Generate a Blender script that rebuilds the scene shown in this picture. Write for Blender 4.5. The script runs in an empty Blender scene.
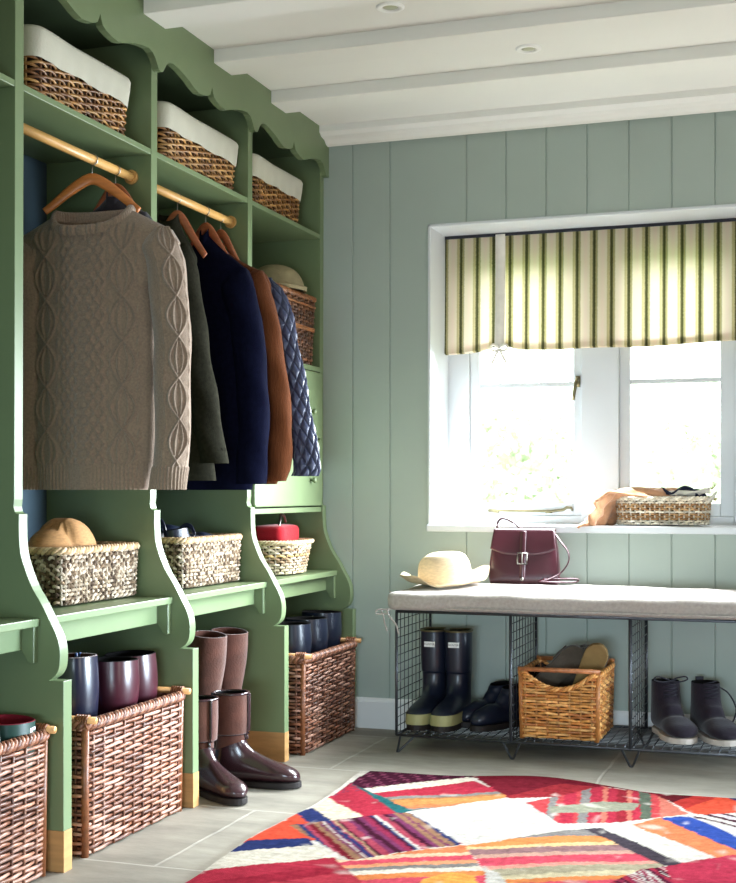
import bpy, math, random
import numpy as np
from mathutils import Vector, Matrix, Euler
rnd = random.Random(7); nrs = np.random.RandomState(5)
PI = math.pi
SC = bpy.context.scene
COL = SC.collection

# ------------------------------------------------------------------ materials
def lin(c):
    return tuple(((v/255.0)/12.92 if v/255.0 <= .04045 else ((v/255.0+.055)/1.055)**2.4) for v in c)
def rgba(c): return lin(c)+(1.0,)

def mat(name, col, rough=.6, bump=0., bscale=60., var=.12, vscale=6., spec=.4, metal=0., attr=False, stretch=(1,1,1), sheen=0., coat=0., trans=0.):
    m = bpy.data.materials.new(name); m.use_nodes = True
    nt = m.node_tree; N = nt.nodes; L = nt.links
    b = N['Principled BSDF']
    b.inputs['Roughness'].default_value = rough
    b.inputs['Specular IOR Level'].default_value = spec
    b.inputs['Metallic'].default_value = metal
    if sheen: b.inputs['Sheen Weight'].default_value = sheen
    if coat:
        b.inputs['Coat Weight'].default_value = coat; b.inputs['Coat Roughness'].default_value = .15
    tc = N.new('ShaderNodeTexCoord'); mp = N.new('ShaderNodeMapping'); mp.inputs['Scale'].default_value = stretch
    L.new(tc.outputs['Object'], mp.inputs['Vector'])
    nz = N.new('ShaderNodeTexNoise'); nz.inputs['Scale'].default_value = vscale; nz.inputs['Detail'].default_value = 5
    L.new(mp.outputs['Vector'], nz.inputs['Vector'])
    mr = N.new('ShaderNodeMapRange'); mr.inputs['From Min'].default_value=.3; mr.inputs['From Max'].default_value=.7
    mr.inputs['To Min'].default_value = 1-var; mr.inputs['To Max'].default_value = 1+var
    L.new(nz.outputs['Fac'], mr.inputs['Value'])
    mx = N.new('ShaderNodeMix'); mx.data_type='RGBA'; mx.blend_type='MULTIPLY'; mx.inputs['Factor'].default_value=1
    if attr:
        at = N.new('ShaderNodeAttribute'); at.attribute_name='Col'; L.new(at.outputs['Color'], mx.inputs['A'])
    else:
        mx.inputs['A'].default_value = rgba(col)
    L.new(mr.outputs['Result'], mx.inputs['B'])
    L.new(mx.outputs['Result'], b.inputs['Base Color'])
    if bump:
        n2 = N.new('ShaderNodeTexNoise'); n2.inputs['Scale'].default_value=bscale; n2.inputs['Detail'].default_value=4
        L.new(mp.outputs['Vector'], n2.inputs['Vector'])
        bp = N.new('ShaderNodeBump'); bp.inputs['Strength'].default_value=bump; bp.inputs['Distance'].default_value=.004
        L.new(n2.outputs['Fac'], bp.inputs['Height']); L.new(bp.outputs['Normal'], b.inputs['Normal'])
    return m

M = {}
M['green']  = mat('cabinet_paint', (108,125,89), .38, .04, 40, .05, 5, .5)
M['greenshade']= mat('cabinet_green_shaded', (62,78,54), .5, .04, 40, .06, 5, .4)  # darker copy of the cabinet green, interior shade put into the colour
M['back']   = mat('cabinet_back_shaded', (58,74,84), .55, .04, 40, .06, 5, .35)  # back panels darkened to carry the shade inside the bays
M['wall']   = mat('wall_paint', (160,172,163), .5, .03, 30, .04, 3, .35)
M['white']  = mat('white_paint', (226,228,226), .45, .02, 30, .02, 3, .35)
M['winwhite']= mat('window_paint', (204,208,210), .35, .02, 30, .02, 3, .4)
M['far']    = mat('low_bounce_wall', (120,126,120), .7, .03, 20, .02, 2, .2)  # unseen walls coloured darker to cut bounce light
M['ceil']   = mat('ceiling_paint', (230,229,222), .7, .03, 20, .02, 2, .2)
M['rawwood']= mat('raw_wood', (178,134,84), .6, .15, 30, .2, 8, .3, stretch=(1,1,6))
M['rodwood']= mat('rod_wood', (206,158,92), .4, .1, 30, .14, 10, .4, stretch=(6,1,6))
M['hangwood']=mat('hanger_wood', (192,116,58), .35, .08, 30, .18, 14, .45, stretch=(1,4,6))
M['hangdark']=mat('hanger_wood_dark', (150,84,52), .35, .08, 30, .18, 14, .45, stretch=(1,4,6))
M['steel']  = mat('steel', (150,148,142), .3, 0, 1, .05, 8, .5, metal=1.)
M['wire']   = mat('wire_metal', (70,72,76), .38, .1, 80, .15, 20, .5, metal=.7)
M['brass']  = mat('aged_metal', (120,112,84), .38, .05, 60, .2, 20, .5, metal=.9)
M['wicker'] = mat('wicker', (0,0,0), .42, .25, 220, .28, 60, .5, attr=True)
M['seagrass']=mat('seagrass', (0,0,0), .8, .5, 260, .3, 90, .2, attr=True)
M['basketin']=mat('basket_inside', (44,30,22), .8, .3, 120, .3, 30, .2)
M['liner']  = mat('liner_cloth', (192,190,174), .85, .25, 160, .06, 8, .15, sheen=.2)
M['linen']  = mat('linen', (168,160,152), .9, .35, 380, .12, 90, .15, sheen=.2)
M['sweater']= mat('wool_knit', (142,122,104), .95, .7, 420, .16, 160, .1, sheen=.35)
M['olive']  = mat('olive_wool', (40,39,31), .95, .4, 300, .22, 90, .03)
M['navy']   = mat('navy_wool', (11,13,30), .95, .3, 300, .2, 60, .03)
M['dark']   = mat('dark_wool', (40,38,44), .95, .3, 300, .2, 60, .1, sheen=.15)
M['cord']   = mat('brown_corduroy', (84,46,24), .9, .6, 60, .2, 30, .05, sheen=.04, stretch=(8,8,.6))
M['quilt']  = mat('quilted_nylon', (54,59,82), .42, .12, 90, .12, 14, .45)
M['burg']   = mat('burgundy_leather', (62,24,34), .3, .08, 60, .22, 9, .45, coat=.1)
M['plum']   = mat('plum_leather', (48,26,30), .24, .06, 60, .25, 9, .55, coat=.35)
M['navyrub']= mat('navy_rubber', (22,28,44), .34, .05, 60, .15, 8, .45, coat=.1)
M['navylea']= mat('navy_leather', (24,25,44), .28, .06, 60, .2, 8, .5, coat=.3)
M['bluepipe']=mat('blue_trim', (56,84,130), .35, .05, 60, .1, 8, .4)
M['greenrub']=mat('green_rubber', (28,62,54), .4, .05, 60, .15, 8, .4)
M['redlin'] = mat('red_lining', (120,24,40), .8, .2, 100, .15, 8, .2)
M['suede']  = mat('brown_suede', (80,46,35), .9, .4, 160, .2, 24, .15, sheen=.35)
M['oliverub']=mat('olive_rubber', (150,146,100), .55, .05, 60, .1, 8, .35)
M['blackin']= mat('boot_inside', (16,15,16), .9, 0, 1, .1, 5, .1)
M['sole']   = mat('dark_sole', (34,28,26), .6, .2, 80, .2, 12, .3)
M['crepe']  = mat('pale_sole', (206,196,186), .75, .25, 120, .12, 20, .2)
M['shoe']   = mat('black_suede', (38,32,42), .85, .4, 180, .2, 24, .15, sheen=.2)
M['tan']    = mat('tan_sole', (146,118,74), .7, .25, 90, .2, 16, .25)
M['greybrown']=mat('greybrown_felt', (82,74,64), .9, .4, 160, .2, 24, .15, sheen=.2)
M['straw']  = mat('straw', (220,198,164), .75, .6, 200, .14, 60, .25, stretch=(1,1,4))
M['strawdk']= mat('straw_dark', (166,122,78), .8, .6, 220, .2, 60, .2, stretch=(1,1,4))
M['grass']  = mat('felt_tan', (150,138,108), .9, .4, 160, .15, 24, .15)
M['red']    = mat('red_felt', (168,22,34), .85, .3, 160, .15, 20, .2, sheen=.2)
M['scarf']  = mat('tan_wool', (188,140,104), .9, .5, 240, .2, 40, .1, sheen=.3)
M['navycot']= mat('navy_cotton', (38,42,60), .9, .3, 200, .2, 30, .1)
M['cream']  = mat('cream_cotton', (226,220,208), .9, .3, 200, .06, 30, .1)
M['label']  = mat('white_label', (236,236,232), .5, 0, 1, .03, 8, .3)
M['ink']    = mat('ink', (40,40,48), .6, 0, 1, .03, 8, .3)
M['lightcentre']= mat('lamp_lens', (176,178,150), .3, 0, 1, .05, 8, .4)
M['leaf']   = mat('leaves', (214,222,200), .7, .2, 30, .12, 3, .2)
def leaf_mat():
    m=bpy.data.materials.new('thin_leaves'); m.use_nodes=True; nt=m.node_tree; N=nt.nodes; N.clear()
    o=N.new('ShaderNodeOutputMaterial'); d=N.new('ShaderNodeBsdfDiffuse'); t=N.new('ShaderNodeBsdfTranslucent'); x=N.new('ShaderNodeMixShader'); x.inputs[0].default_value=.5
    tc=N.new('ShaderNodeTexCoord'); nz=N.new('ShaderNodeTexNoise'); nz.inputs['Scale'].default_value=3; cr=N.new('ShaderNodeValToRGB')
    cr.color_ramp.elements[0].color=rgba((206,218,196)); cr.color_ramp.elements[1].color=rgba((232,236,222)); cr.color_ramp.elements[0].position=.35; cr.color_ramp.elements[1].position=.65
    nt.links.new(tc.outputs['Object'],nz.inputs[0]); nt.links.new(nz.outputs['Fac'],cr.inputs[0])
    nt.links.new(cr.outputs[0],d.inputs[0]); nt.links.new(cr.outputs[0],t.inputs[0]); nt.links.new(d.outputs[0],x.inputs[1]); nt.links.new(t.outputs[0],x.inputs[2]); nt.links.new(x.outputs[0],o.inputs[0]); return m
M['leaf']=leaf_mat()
M['bark']   = mat('bark', (110,92,72), .9, .5, 30, .3, 6, .1)
M['lawn']   = mat('lawn', (120,150,84), .95, .5, 30, .3, 3, .1)

def glass_mat():
    m = bpy.data.materials.new('window_glass'); m.use_nodes=True
    nt=m.node_tree; nt.nodes.clear()
    o=nt.nodes.new('ShaderNodeOutputMaterial'); t=nt.nodes.new('ShaderNodeBsdfTransparent'); g=nt.nodes.new('ShaderNodeBsdfGlossy')
    g.inputs['Roughness'].default_value=.02
    x=nt.nodes.new('ShaderNodeMixShader'); x.inputs[0].default_value=.05
    nt.links.new(t.outputs[0],x.inputs[1]); nt.links.new(g.outputs[0],x.inputs[2]); nt.links.new(x.outputs[0],o.inputs[0])
    return m
M['glass']=glass_mat()

def floor_mat():
    m = bpy.data.materials.new('stone_flags'); m.use_nodes=True
    nt=m.node_tree; N=nt.nodes; L=nt.links; b=N['Principled BSDF']
    tc=N.new('ShaderNodeTexCoord'); mp=N.new('ShaderNodeMapping'); mp.inputs['Location'].default_value=(1.6,-3.65,0)
    L.new(tc.outputs['Object'],mp.inputs['Vector'])
    wn=N.new('ShaderNodeTexNoise'); wn.inputs['Scale'].default_value=9; wn.inputs['Detail'].default_value=3
    L.new(tc.outputs['Object'],wn.inputs['Vector'])
    ws=N.new('ShaderNodeVectorMath'); ws.operation='SCALE'; ws.inputs['Scale'].default_value=.012
    L.new(wn.outputs['Color'],ws.inputs[0])
    wa=N.new('ShaderNodeVectorMath'); wa.operation='ADD'; L.new(mp.outputs[0],wa.inputs[0]); L.new(ws.outputs[0],wa.inputs[1])
    br=N.new('ShaderNodeTexBrick'); br.offset=.694; br.offset_frequency=2
    br.inputs['Scale'].default_value=1; br.inputs['Brick Width'].default_value=.9; br.inputs['Row Height'].default_value=.625
    br.inputs['Mortar Size'].default_value=.006; br.inputs['Mortar Smooth'].default_value=.3; br.inputs['Bias'].default_value=0
    br.inputs['Color1'].default_value=rgba((158,152,139)); br.inputs['Color2'].default_value=rgba((142,136,124)); br.inputs['Mortar'].default_value=rgba((176,170,158))
    L.new(wa.outputs[0],br.inputs['Vector'])
    n1=N.new('ShaderNodeTexNoise'); n1.inputs['Scale'].default_value=3.5; n1.inputs['Detail'].default_value=8; n1.inputs['Roughness'].default_value=.65
    mpn=N.new('ShaderNodeMapping'); mpn.inputs['Scale'].default_value=(1,2.4,1); L.new(tc.outputs['Object'],mpn.inputs['Vector']); L.new(mpn.outputs[0],n1.inputs['Vector'])
    mr=N.new('ShaderNodeMapRange'); mr.inputs['From Min'].default_value=.3; mr.inputs['From Max'].default_value=.7; mr.inputs['To Min'].default_value=.68; mr.inputs['To Max'].default_value=1.22
    L.new(n1.outputs['Fac'],mr.inputs['Value'])
    mx=N.new('ShaderNodeMix'); mx.data_type='RGBA'; mx.blend_type='MULTIPLY'; mx.inputs['Factor'].default_value=1
    L.new(br.outputs['Color'],mx.inputs['A']); L.new(mr.outputs[0],mx.inputs['B'])
    L.new(mx.outputs['Result'],b.inputs['Base Color'])
    b.inputs['Roughness'].default_value=.55; b.inputs['Specular IOR Level'].default_value=.22
    sub=N.new('ShaderNodeMath'); sub.operation='MULTIPLY_ADD'; sub.inputs[1].default_value=-.8
    L.new(br.outputs['Fac'],sub.inputs[0]); L.new(n1.outputs['Fac'],sub.inputs[2])
    bp=N.new('ShaderNodeBump'); bp.inputs['Strength'].default_value=.35; bp.inputs['Distance'].default_value=.006
    L.new(sub.outputs[0],bp.inputs['Height']); L.new(bp.outputs[0],b.inputs['Normal'])
    return m
M['floor']=floor_mat()

def blind_mat():
    # striped linen, lets light through
    m=bpy.data.materials.new('striped_linen'); m.use_nodes=True
    nt=m.node_tree; N=nt.nodes; L=nt.links; N.clear()
    o=N.new('ShaderNodeOutputMaterial')
    tc=N.new('ShaderNodeTexCoord'); sx=N.new('ShaderNodeSeparateXYZ'); L.new(tc.outputs['Object'],sx.inputs[0])
    ma=N.new('ShaderNodeMath'); ma.operation='MULTIPLY_ADD'; ma.inputs[1].default_value=1/.068; ma.inputs[2].default_value=99.34
    L.new(sx.outputs['X'],ma.inputs[0])
    nz=N.new('ShaderNodeTexNoise'); nz.inputs['Scale'].default_value=260; nz.inputs['Detail'].default_value=2
    L.new(tc.outputs['Object'],nz.inputs['Vector'])
    mb=N.new('ShaderNodeMath'); mb.operation='MULTIPLY_ADD'; mb.inputs[1].default_value=.09; L.new(nz.outputs['Fac'],mb.inputs[0]); L.new(ma.outputs[0],mb.inputs[2])
    fr=N.new('ShaderNodeMath'); fr.operation='FRACT'; L.new(mb.outputs[0],fr.inputs[0])
    cr=N.new('ShaderNodeValToRGB'); cr.color_ramp.interpolation='LINEAR'
    E=cr.color_ramp.elements
    stops=[(0,(70,70,44)),(.05,(84,84,56)),(.11,(176,168,122)),(.16,(166,156,110)),(.23,(232,222,198)),(.5,(236,218,200)),(.70,(232,222,198)),(.79,(190,176,128)),(.86,(210,196,152)),(.93,(104,102,70)),(1,(70,70,44))]
    E[0].position=0; E[0].color=rgba(stops[0][1]); E[1].position=1; E[1].color=rgba(stops[-1][1])
    for p,c in stops[1:-1]:
        e=E.new(p); e.color=rgba(c)
    L.new(fr.outputs[0],cr.inputs[0])
    d=N.new('ShaderNodeBsdfDiffuse'); t=N.new('ShaderNodeBsdfTranslucent'); x=N.new('ShaderNodeMixShader'); x.inputs[0].default_value=.5
    L.new(cr.outputs[0],d.inputs[0]); L.new(cr.outputs[0],t.inputs[0]); L.new(d.outputs[0],x.inputs[1]); L.new(t.outputs[0],x.inputs[2]); L.new(x.outputs[0],o.inputs[0])
    return m
M['blind']=blind_mat()

# ------------------------------------------------------------------ mesh helpers
def crom(P, k):
    """Catmull-Rom through the rows of P"""
    P=np.asarray(P,float); n=len(P); out=[]
    for i in range(n-1):
        p0=P[max(i-1,0)];p1=P[i];p2=P[i+1];p3=P[min(i+2,n-1)]
        for j in range(k):
            t=j/k
            out.append(.5*((2*p1)+(-p0+p2)*t+(2*p0-5*p1+4*p2-p3)*t*t+(-p0+3*p1-3*p2+p3)*t**3))
    out.append(P[-1]); return np.array(out)

class MB:
    def __init__(s): s.v=[]; s.f=[]; s.c=[]; s.n=0
    def add(s, V, F, col=None):
        V=np.asarray(V,float).reshape(-1,3); s.v.append(V)
        o=s.n
        for f in F: s.f.append(tuple(int(i)+o for i in f))
        if col is None: col=(1,1,1)
        col=np.asarray(col,float)
        s.c.append(np.broadcast_to(col,(len(V),3)) if col.ndim==1 else col)
        s.n+=len(V); return s
    def box(s,x0,x1,y0,y1,z0,z1,col=None):
        V=[(x0,y0,z0),(x1,y0,z0),(x1,y1,z0),(x0,y1,z0),(x0,y0,z1),(x1,y0,z1),(x1,y1,z1),(x0,y1,z1)]
        return s.add(V,[(0,3,2,1),(4,5,6,7),(0,1,5,4),(1,2,6,5),(2,3,7,6),(3,0,4,7)],col)
    def rings(s,R,closed=True,cap0=False,cap1=False,loop=False,col=None):
        """R: (m,n,3) array of rings joined into a skin"""
        R=np.asarray(R,float); m,n,_=R.shape; F=[]
        jn=n if closed else n-1
        for i in range(m if loop else m-1):
            a=i*n; b=((i+1)%m)*n
            for j in range(jn):
                k=(j+1)%n; F.append((a+j,a+k,b+k,b+j))
        if cap0: F.append(tuple(range(n-1,-1,-1)))
        if cap1: F.append(tuple((m-1)*n+i for i in range(n)))
        if col is not None and np.ndim(col)==2: col=np.repeat(np.asarray(col),n,axis=0)
        return s.add(R.reshape(-1,3),F,col)
    def tube(s,P,r,n=6,closed=False,caps=True,ry=None,col=None,up=(0,0,1)):
        P=np.asarray(P,float); m=len(P)
        if closed: T=np.roll(P,-1,0)-np.roll(P,1,0)
        else: T=np.gradient(P,axis=0)
        T/=np.maximum(np.linalg.norm(T,axis=1,keepdims=True),1e-9)
        up=np.asarray(up,float)
        A=np.cross(T,up); la=np.linalg.norm(A,axis=1,keepdims=True)
        alt=np.cross(T,np.array([1.,0.,0.]) if abs(up[0])<.9 else np.array([0.,1.,0.]))
        A=np.where(la<.15,alt,A); A/=np.maximum(np.linalg.norm(A,axis=1,keepdims=True),1e-9)
        B=np.cross(A,T)
        r=np.broadcast_to(np.asarray(r,float),(m,)); r2=r if ry is None else np.broadcast_to(np.asarray(ry,float),(m,))
        t=np.arange(n)*2*PI/n
        R=P[:,None,:]+A[:,None,:]*(np.cos(t)[None,:,None]*r[:,None,None])+B[:,None,:]*(np.sin(t)[None,:,None]*r2[:,None,None])
        return s.rings(R,True,caps and not closed,caps and not closed,closed,col)
    def lathe(s,prof,n=24,c=(0,0,0),cap=True):
        t=np.arange(n)*2*PI/n
        R=np.array([[(c[0]+r*math.cos(a),c[1]+r*math.sin(a),c[2]+z) for a in t] for r,z in prof])
        return s.rings(R,True,cap,cap)
    def prism(s,poly,y0,y1,axis='y'):
        """poly: list of (x,z) -> extruded along y (or 'x': (y,z) along x, 'z': (x,y) along z)"""
        n=len(poly)
        def p(a,b,h):
            return (a,h,b) if axis=='y' else ((h,a,b) if axis=='x' else (a,b,h))
        V=[p(a,b,y0) for a,b in poly]+[p(a,b,y1) for a,b in poly]
        F=[tuple(range(n)),tuple(range(2*n-1,n-1,-1))]+[(i,n+i,n+(i+1)%n,(i+1)%n) for i in range(n)]
        return s.add(V,F)
    def slab(s,x0,x1,y0,y1,z0,z1,rc=.03,re=.02,puff=0.,nc=8,ne=4,wob=None):
        """soft box: rounded corners rc, rounded edges re"""
        def outline(ins):
            pts=[]; r=max(rc-ins,.001)
            for cx,cy,a0 in ((x1-ins-r,y1-ins-r,0),(x0+ins+r,y1-ins-r,PI/2),(x0+ins+r,y0+ins+r,PI),(x1-ins-r,y0+ins+r,1.5*PI)):
                for k in range(nc+1):
                    a=a0+PI/2*k/nc; pts.append((cx+r*math.cos(a),cy+r*math.sin(a)))
            # subdivide straight runs
            out=[]
            for i,p in enumerate(pts):
                q=pts[(i+1)%len(pts)]; out.append(p)
                if i%(nc+1)==nc:
                    for k in range(1,12): out.append((p[0]+(q[0]-p[0])*k/12,p[1]+(q[1]-p[1])*k/12))
            return out
        lv=[]
        for k in range(ne+1):
            a=PI/2*k/ne; lv.append((z0+re*(1-math.sin(a)),re*(1-math.cos(a)) if False else re*(1-math.sin(PI/2-a)) if False else re*(1-math.sin(a)) if False else re*(1-math.cos(PI/2-a))))
        lv=[(z0+re*(1-math.cos(PI/2*k/ne)), re*(1-math.sin(PI/2*k/ne))) for k in range(ne+1)]
        lv+=[(z1-re*(1-math.cos(PI/2*(ne-k)/ne)), re*(1-math.sin(PI/2*(ne-k)/ne))) for k in range(ne+1)]
        half=min(x1-x0,y1-y0)/2
        top=[(z1+puff*(1-(1-q)**2), re+(half-re-.002)*q) for q in (.08,.2,.35,.55,.8,.98)]
        R=[]
        for z,i in lv+top: R.append([(x,y,z) for x,y in outline(i)])
        R=np.array(R)
        if wob is not None: R=wob(R)
        return s.rings(R,True,True,True)
    def build(s,name,m,parent=None,smooth=True,bevel=0.,hide=False):
        me=bpy.data.meshes.new(name)
        V=np.concatenate(s.v) if s.v else np.zeros((0,3))
        me.from_pydata(V.tolist(),[],s.f); me.update()
        if any(np.any(c!=1) for c in s.c):
            at=me.color_attributes.new('Col','FLOAT_COLOR','POINT')
            C=np.ones((len(V),4)); C[:,:3]=np.concatenate(s.c); at.data.foreach_set('color',C.ravel())
        if smooth: me.polygons.foreach_set('use_smooth',[True]*len(me.polygons))
        me.materials.append(m if not isinstance(m,str) else M[m])
        o=bpy.data.objects.new(name,me); COL.objects.link(o)
        if parent is not None: o.parent=parent
        if bevel:
            b=o.modifiers.new('bevel','BEVEL'); b.width=bevel; b.segments=2; b.limit_method='ANGLE'; b.angle_limit=.6
            if smooth:
                pass
        return o

def thing(name,label,cat,loc=(0,0,0),rot=(0,0,0),group=None):
    o=bpy.data.objects.new(name,None); COL.objects.link(o); o.empty_display_size=.05
    o.location=loc; o.rotation_euler=rot; o['label']=label; o['category']=cat
    if group: o['group']=group
    return o
def tag(o,label,cat,group=None):
    o['label']=label; o['category']=cat
    if group: o['group']=group
    return o
def struct(o): o['kind']='structure'; return o
def dup(root,label,loc=None,rot=None):
    r=root.copy(); COL.objects.link(r); r['label']=label
    if loc is not None: r.location=loc
    if rot is not None: r.rotation_euler=rot
    for ch in list(root.children):
        c=ch.copy(); COL.objects.link(c); c.parent=r
        for g in list(ch.children):
            d=g.copy(); COL.objects.link(d); d.parent=c
    return r

def rrect(lx,ly,rc,n):
    """n points evenly along a rounded rectangle centred on 0, with outward normals; starts at front-left"""
    pts=[]
    for cx,cy,a0 in ((lx/2-rc,-ly/2+rc,-PI/2),(lx/2-rc,ly/2-rc,0),(-lx/2+rc,ly/2-rc,PI/2),(-lx/2+rc,-ly/2+rc,PI)):
        for k in range(9):
            a=a0+PI/2*k/8; pts.append((cx+rc*math.cos(a),cy+rc*math.sin(a)))
    P=np.array(pts+[pts[0]]); d=np.linalg.norm(np.diff(P,axis=0),axis=1); s=np.concatenate([[0],np.cumsum(d)])
    q=np.linspace(0,s[-1],n,endpoint=False)
    X=np.interp(q,s,P[:,0]); Y=np.interp(q,s,P[:,1])
    T=np.stack([np.roll(X,-1)-np.roll(X,1),np.roll(Y,-1)-np.roll(Y,1)],1); T/=np.linalg.norm(T,axis=1,keepdims=True)
    return X,Y,T[:,1],-T[:,0],s[-1]

def weave(mb,lx,ly,h,rc=.03,pitch=.05,row=.0125,amp=.005,rh=.0042,flare=1.0,cols=((120,74,46),),z0=.0,top=None,bands=None,sub=4,gap=.56,slant=0.,rim=True,rimr=.009,rimcol=None,jit=.0012,cper=2):
    per=2*(lx+ly)-(8-2*PI)*rc
    ns=max(8,int(round(per/pitch/2))*2); n=ns*sub
    X,Y,NX,NY,_=rrect(lx,ly,rc,n); k=np.arange(n)/sub
    rows=max(2,int(round(h/row))); rowp=h/rows
    L=[np.array(lin(c)) for c in cols]
    for r in range(rows):
        z=(r+.5)*rowp; t=z/h; sc=1+(flare-1)*t
        off=amp*np.cos(PI*k+PI*r)
        zz=z0+z+nrs.uniform(-jit,jit,n).cumsum()*0+jit*np.sin(k*PI+PI*r*.5+r)+slant*np.sin(PI*k+PI*r+PI/2)
        P=np.stack([X*sc+NX*off,Y*sc+NY*off,zz],1)
        base=L if bands is None else [np.array(lin(c)) for c in bands(t)]
        cid=nrs.randint(0,len(base),int(n//(cper*sub))+2); br=nrs.uniform(.72,1.25,int(n//(cper*sub))+2)
        seg=(np.arange(n)/(cper*sub)).astype(int)
        C=np.array([base[cid[i]]*br[i] for i in seg])
        if top is None:
            mb.tube(P,rh,6,closed=True,ry=rowp*gap,col=C)
        else:
            keep=np.array([z<top(x,y) for x,y in zip(X,Y)])
            if keep.all(): mb.tube(P,rh,6,closed=True,ry=rowp*gap,col=C)
            elif keep.any():
                s0=int(np.argmin(keep)); idx=(np.arange(n)+s0)%n; run=[]
                for i in list(idx)+[idx[0]]:
                    if keep[i]: run.append(i)
                    else:
                        if len(run)>2: mb.tube(P[run],rh,6,ry=rowp*gap,col=C[run])
                        run=[]
    # stakes
    for i in range(0,ns):
        j=i*sub+0
        zt=h if top is None else top(X[j],Y[j])
        zs=np.linspace(0,zt,6); P=np.stack([X[j]*(1+(flare-1)*zs/h),Y[j]*(1+(flare-1)*zs/h),z0+zs],1)
        c=L[rnd.randrange(len(L))]*.7
        mb.tube(P,.0038,5,col=np.tile(c,(6,1)))
    if rim:
        m=int(per/.006); X2,Y2,NX2,NY2,pl=rrect(lx*flare,ly*flare,rc,m); q=np.arange(m)/m
        tw=int(pl/.045)
        for ph in range(3):
            a=2*PI*(tw*q)+ph*2*PI/3
            zt=np.full(m,h) if top is None else np.array([top(x/flare,y/flare) for x,y in zip(X2,Y2)])
            P=np.stack([X2+NX2*rimr*.75*np.cos(a),Y2+NY2*rimr*.75*np.cos(a),z0+zt+rimr*.4+rimr*.75*np.sin(a)],1)
            c=(L if rimcol is None else [np.array(lin(x)) for x in rimcol]); c=c[ph%len(c)]*rnd.uniform(.85,1.15)
            mb.tube(P,rimr*.62,6,closed=True,col=np.tile(c,(m,1)))
    return mb

def inner(mb,lx,ly,h,rc,flare=1.,z0=0.,ins=.008,drop=.0,top=None):
    n=64; X,Y,NX,NY,_=rrect(lx,ly,rc,n)
    R=[]
    for t in (0,.5,1.):
        sc=1+(flare-1)*t
        hh=np.full(n,h-drop) if top is None else np.array([top(x,y)-drop for x,y in zip(X,Y)])
        R.append(np.stack([X*sc-NX*ins,Y*sc-NY*ins,z0+.004+hh*t],1))
    mb.rings(np.array(R),True,True,False); return mb

# ------------------------------------------------------------------ room
YW=5.075; XL=-2.33; XR=1.9; YF=-1.2; ZC=2.41
WX0,WX1,WZ0,WZ1=-1.493,-.195,.813,2.009      # window opening
struct(MB().box(XL-.1,XR+.1,YF-.1,YW+.42,-.08,0).build('floor','floor',smooth=False))
ceil=struct(MB().box(XL-.1,XR+.1,YF-.1,YW+.42,ZC,ZC+.08).build('ceiling','ceil',smooth=False))
y=3.512-.48*9
while y<4.6:
    b=MB().box(XL,XR,y,y+.142,2.366,ZC+.005).build('beam','ceil',ceil,smooth=False,bevel=.004); b['kind']='structure'
    y+=.4805
# crown moulding on the window wall
prof=[(YW,2.362),(YW,ZC+.01),(4.965,ZC+.01),(4.965,2.385),(4.985,2.372),(5.02,2.366),(5.04,2.352),(5.06,2.348)]
struct(MB().prism(prof,XL,XR,'x').build('trim_1','ceil',smooth=False))
# tongue and groove window wall with real V grooves
def grooved(x0,x1,z0,z1,mb):
    w=.158; g=.0035; d=.005
    xs=[]; k=math.floor((x0-WX0)/w)-1
    pts=[(x0,YW)]
    while True:
        xg=WX0+k*w; k+=1
        if xg-g<=x0: continue
        if xg+g>=x1: break
        pts+=[(xg-g,YW),(xg-g*.3,YW+d),(xg+g*.3,YW+d),(xg+g,YW)]
    pts.append((x1,YW))
    V=[(a,b,z0) for a,b in pts]+[(a,b,z1) for a,b in pts]; n=len(pts)
    mb.add(V,[(i,i+1,n+i+1,n+i) for i in range(n-1)])
mb=MB()
grooved(XL-.1,WX0,0,ZC,mb); grooved(WX0,WX1,0,WZ0,mb); grooved(WX0,WX1,WZ1,ZC,mb); grooved(WX1,XR+.1,0,ZC,mb)
T=.42
mb.box(XL-.1,WX0,YW+.012,YW+T,0,ZC); mb.box(WX1,XR+.1,YW+.012,YW+T,0,ZC)
mb.box(WX0,WX1,YW+.012,YW+T,0,WZ0-.03); mb.box(WX0,WX1,YW+.012,YW+T,WZ1+.004,ZC)
struct(mb.build('wall_back','wall',smooth=False))
struct(MB().box(XL-.1,XL,YF,YW,0,ZC).build('wall_left','wall',smooth=False))
struct(MB().box(XR,XR+.1,YF,YW,0,ZC).build('wall_right','far',smooth=False))
struct(MB().box(XL-.1,XR+.1,YF-.1,YF,0,ZC).build('wall_front','far',smooth=False))
bb=[(YW-.018,0),(YW-.018,.105),(YW-.012,.115),(YW-.006,.121),(YW+.002,.121),(YW+.002,0)]
struct(MB().prism(bb,-1.80,XR,'x').build('baseboard_back','white',smooth=False))
# reveal lining + sill board
mb=MB(); t=.012; YI=5.335
mb.box(WX0-.0,WX0+t,YW-.004,YI+.06,WZ0,WZ1); mb.box(WX1-t,WX1,YW-.004,YI+.06,WZ0,WZ1); mb.box(WX0,WX1,YW-.004,YI+.06,WZ1-t,WZ1)
struct(mb.build('trim_2','winwhite',smooth=False,bevel=.003))
struct(MB().box(WX0-.004,WX1+.004,YW-.014,YI+.06,WZ0-.022,WZ0+.006).build('trim_3','winwhite',smooth=False,bevel=.005))

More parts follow.
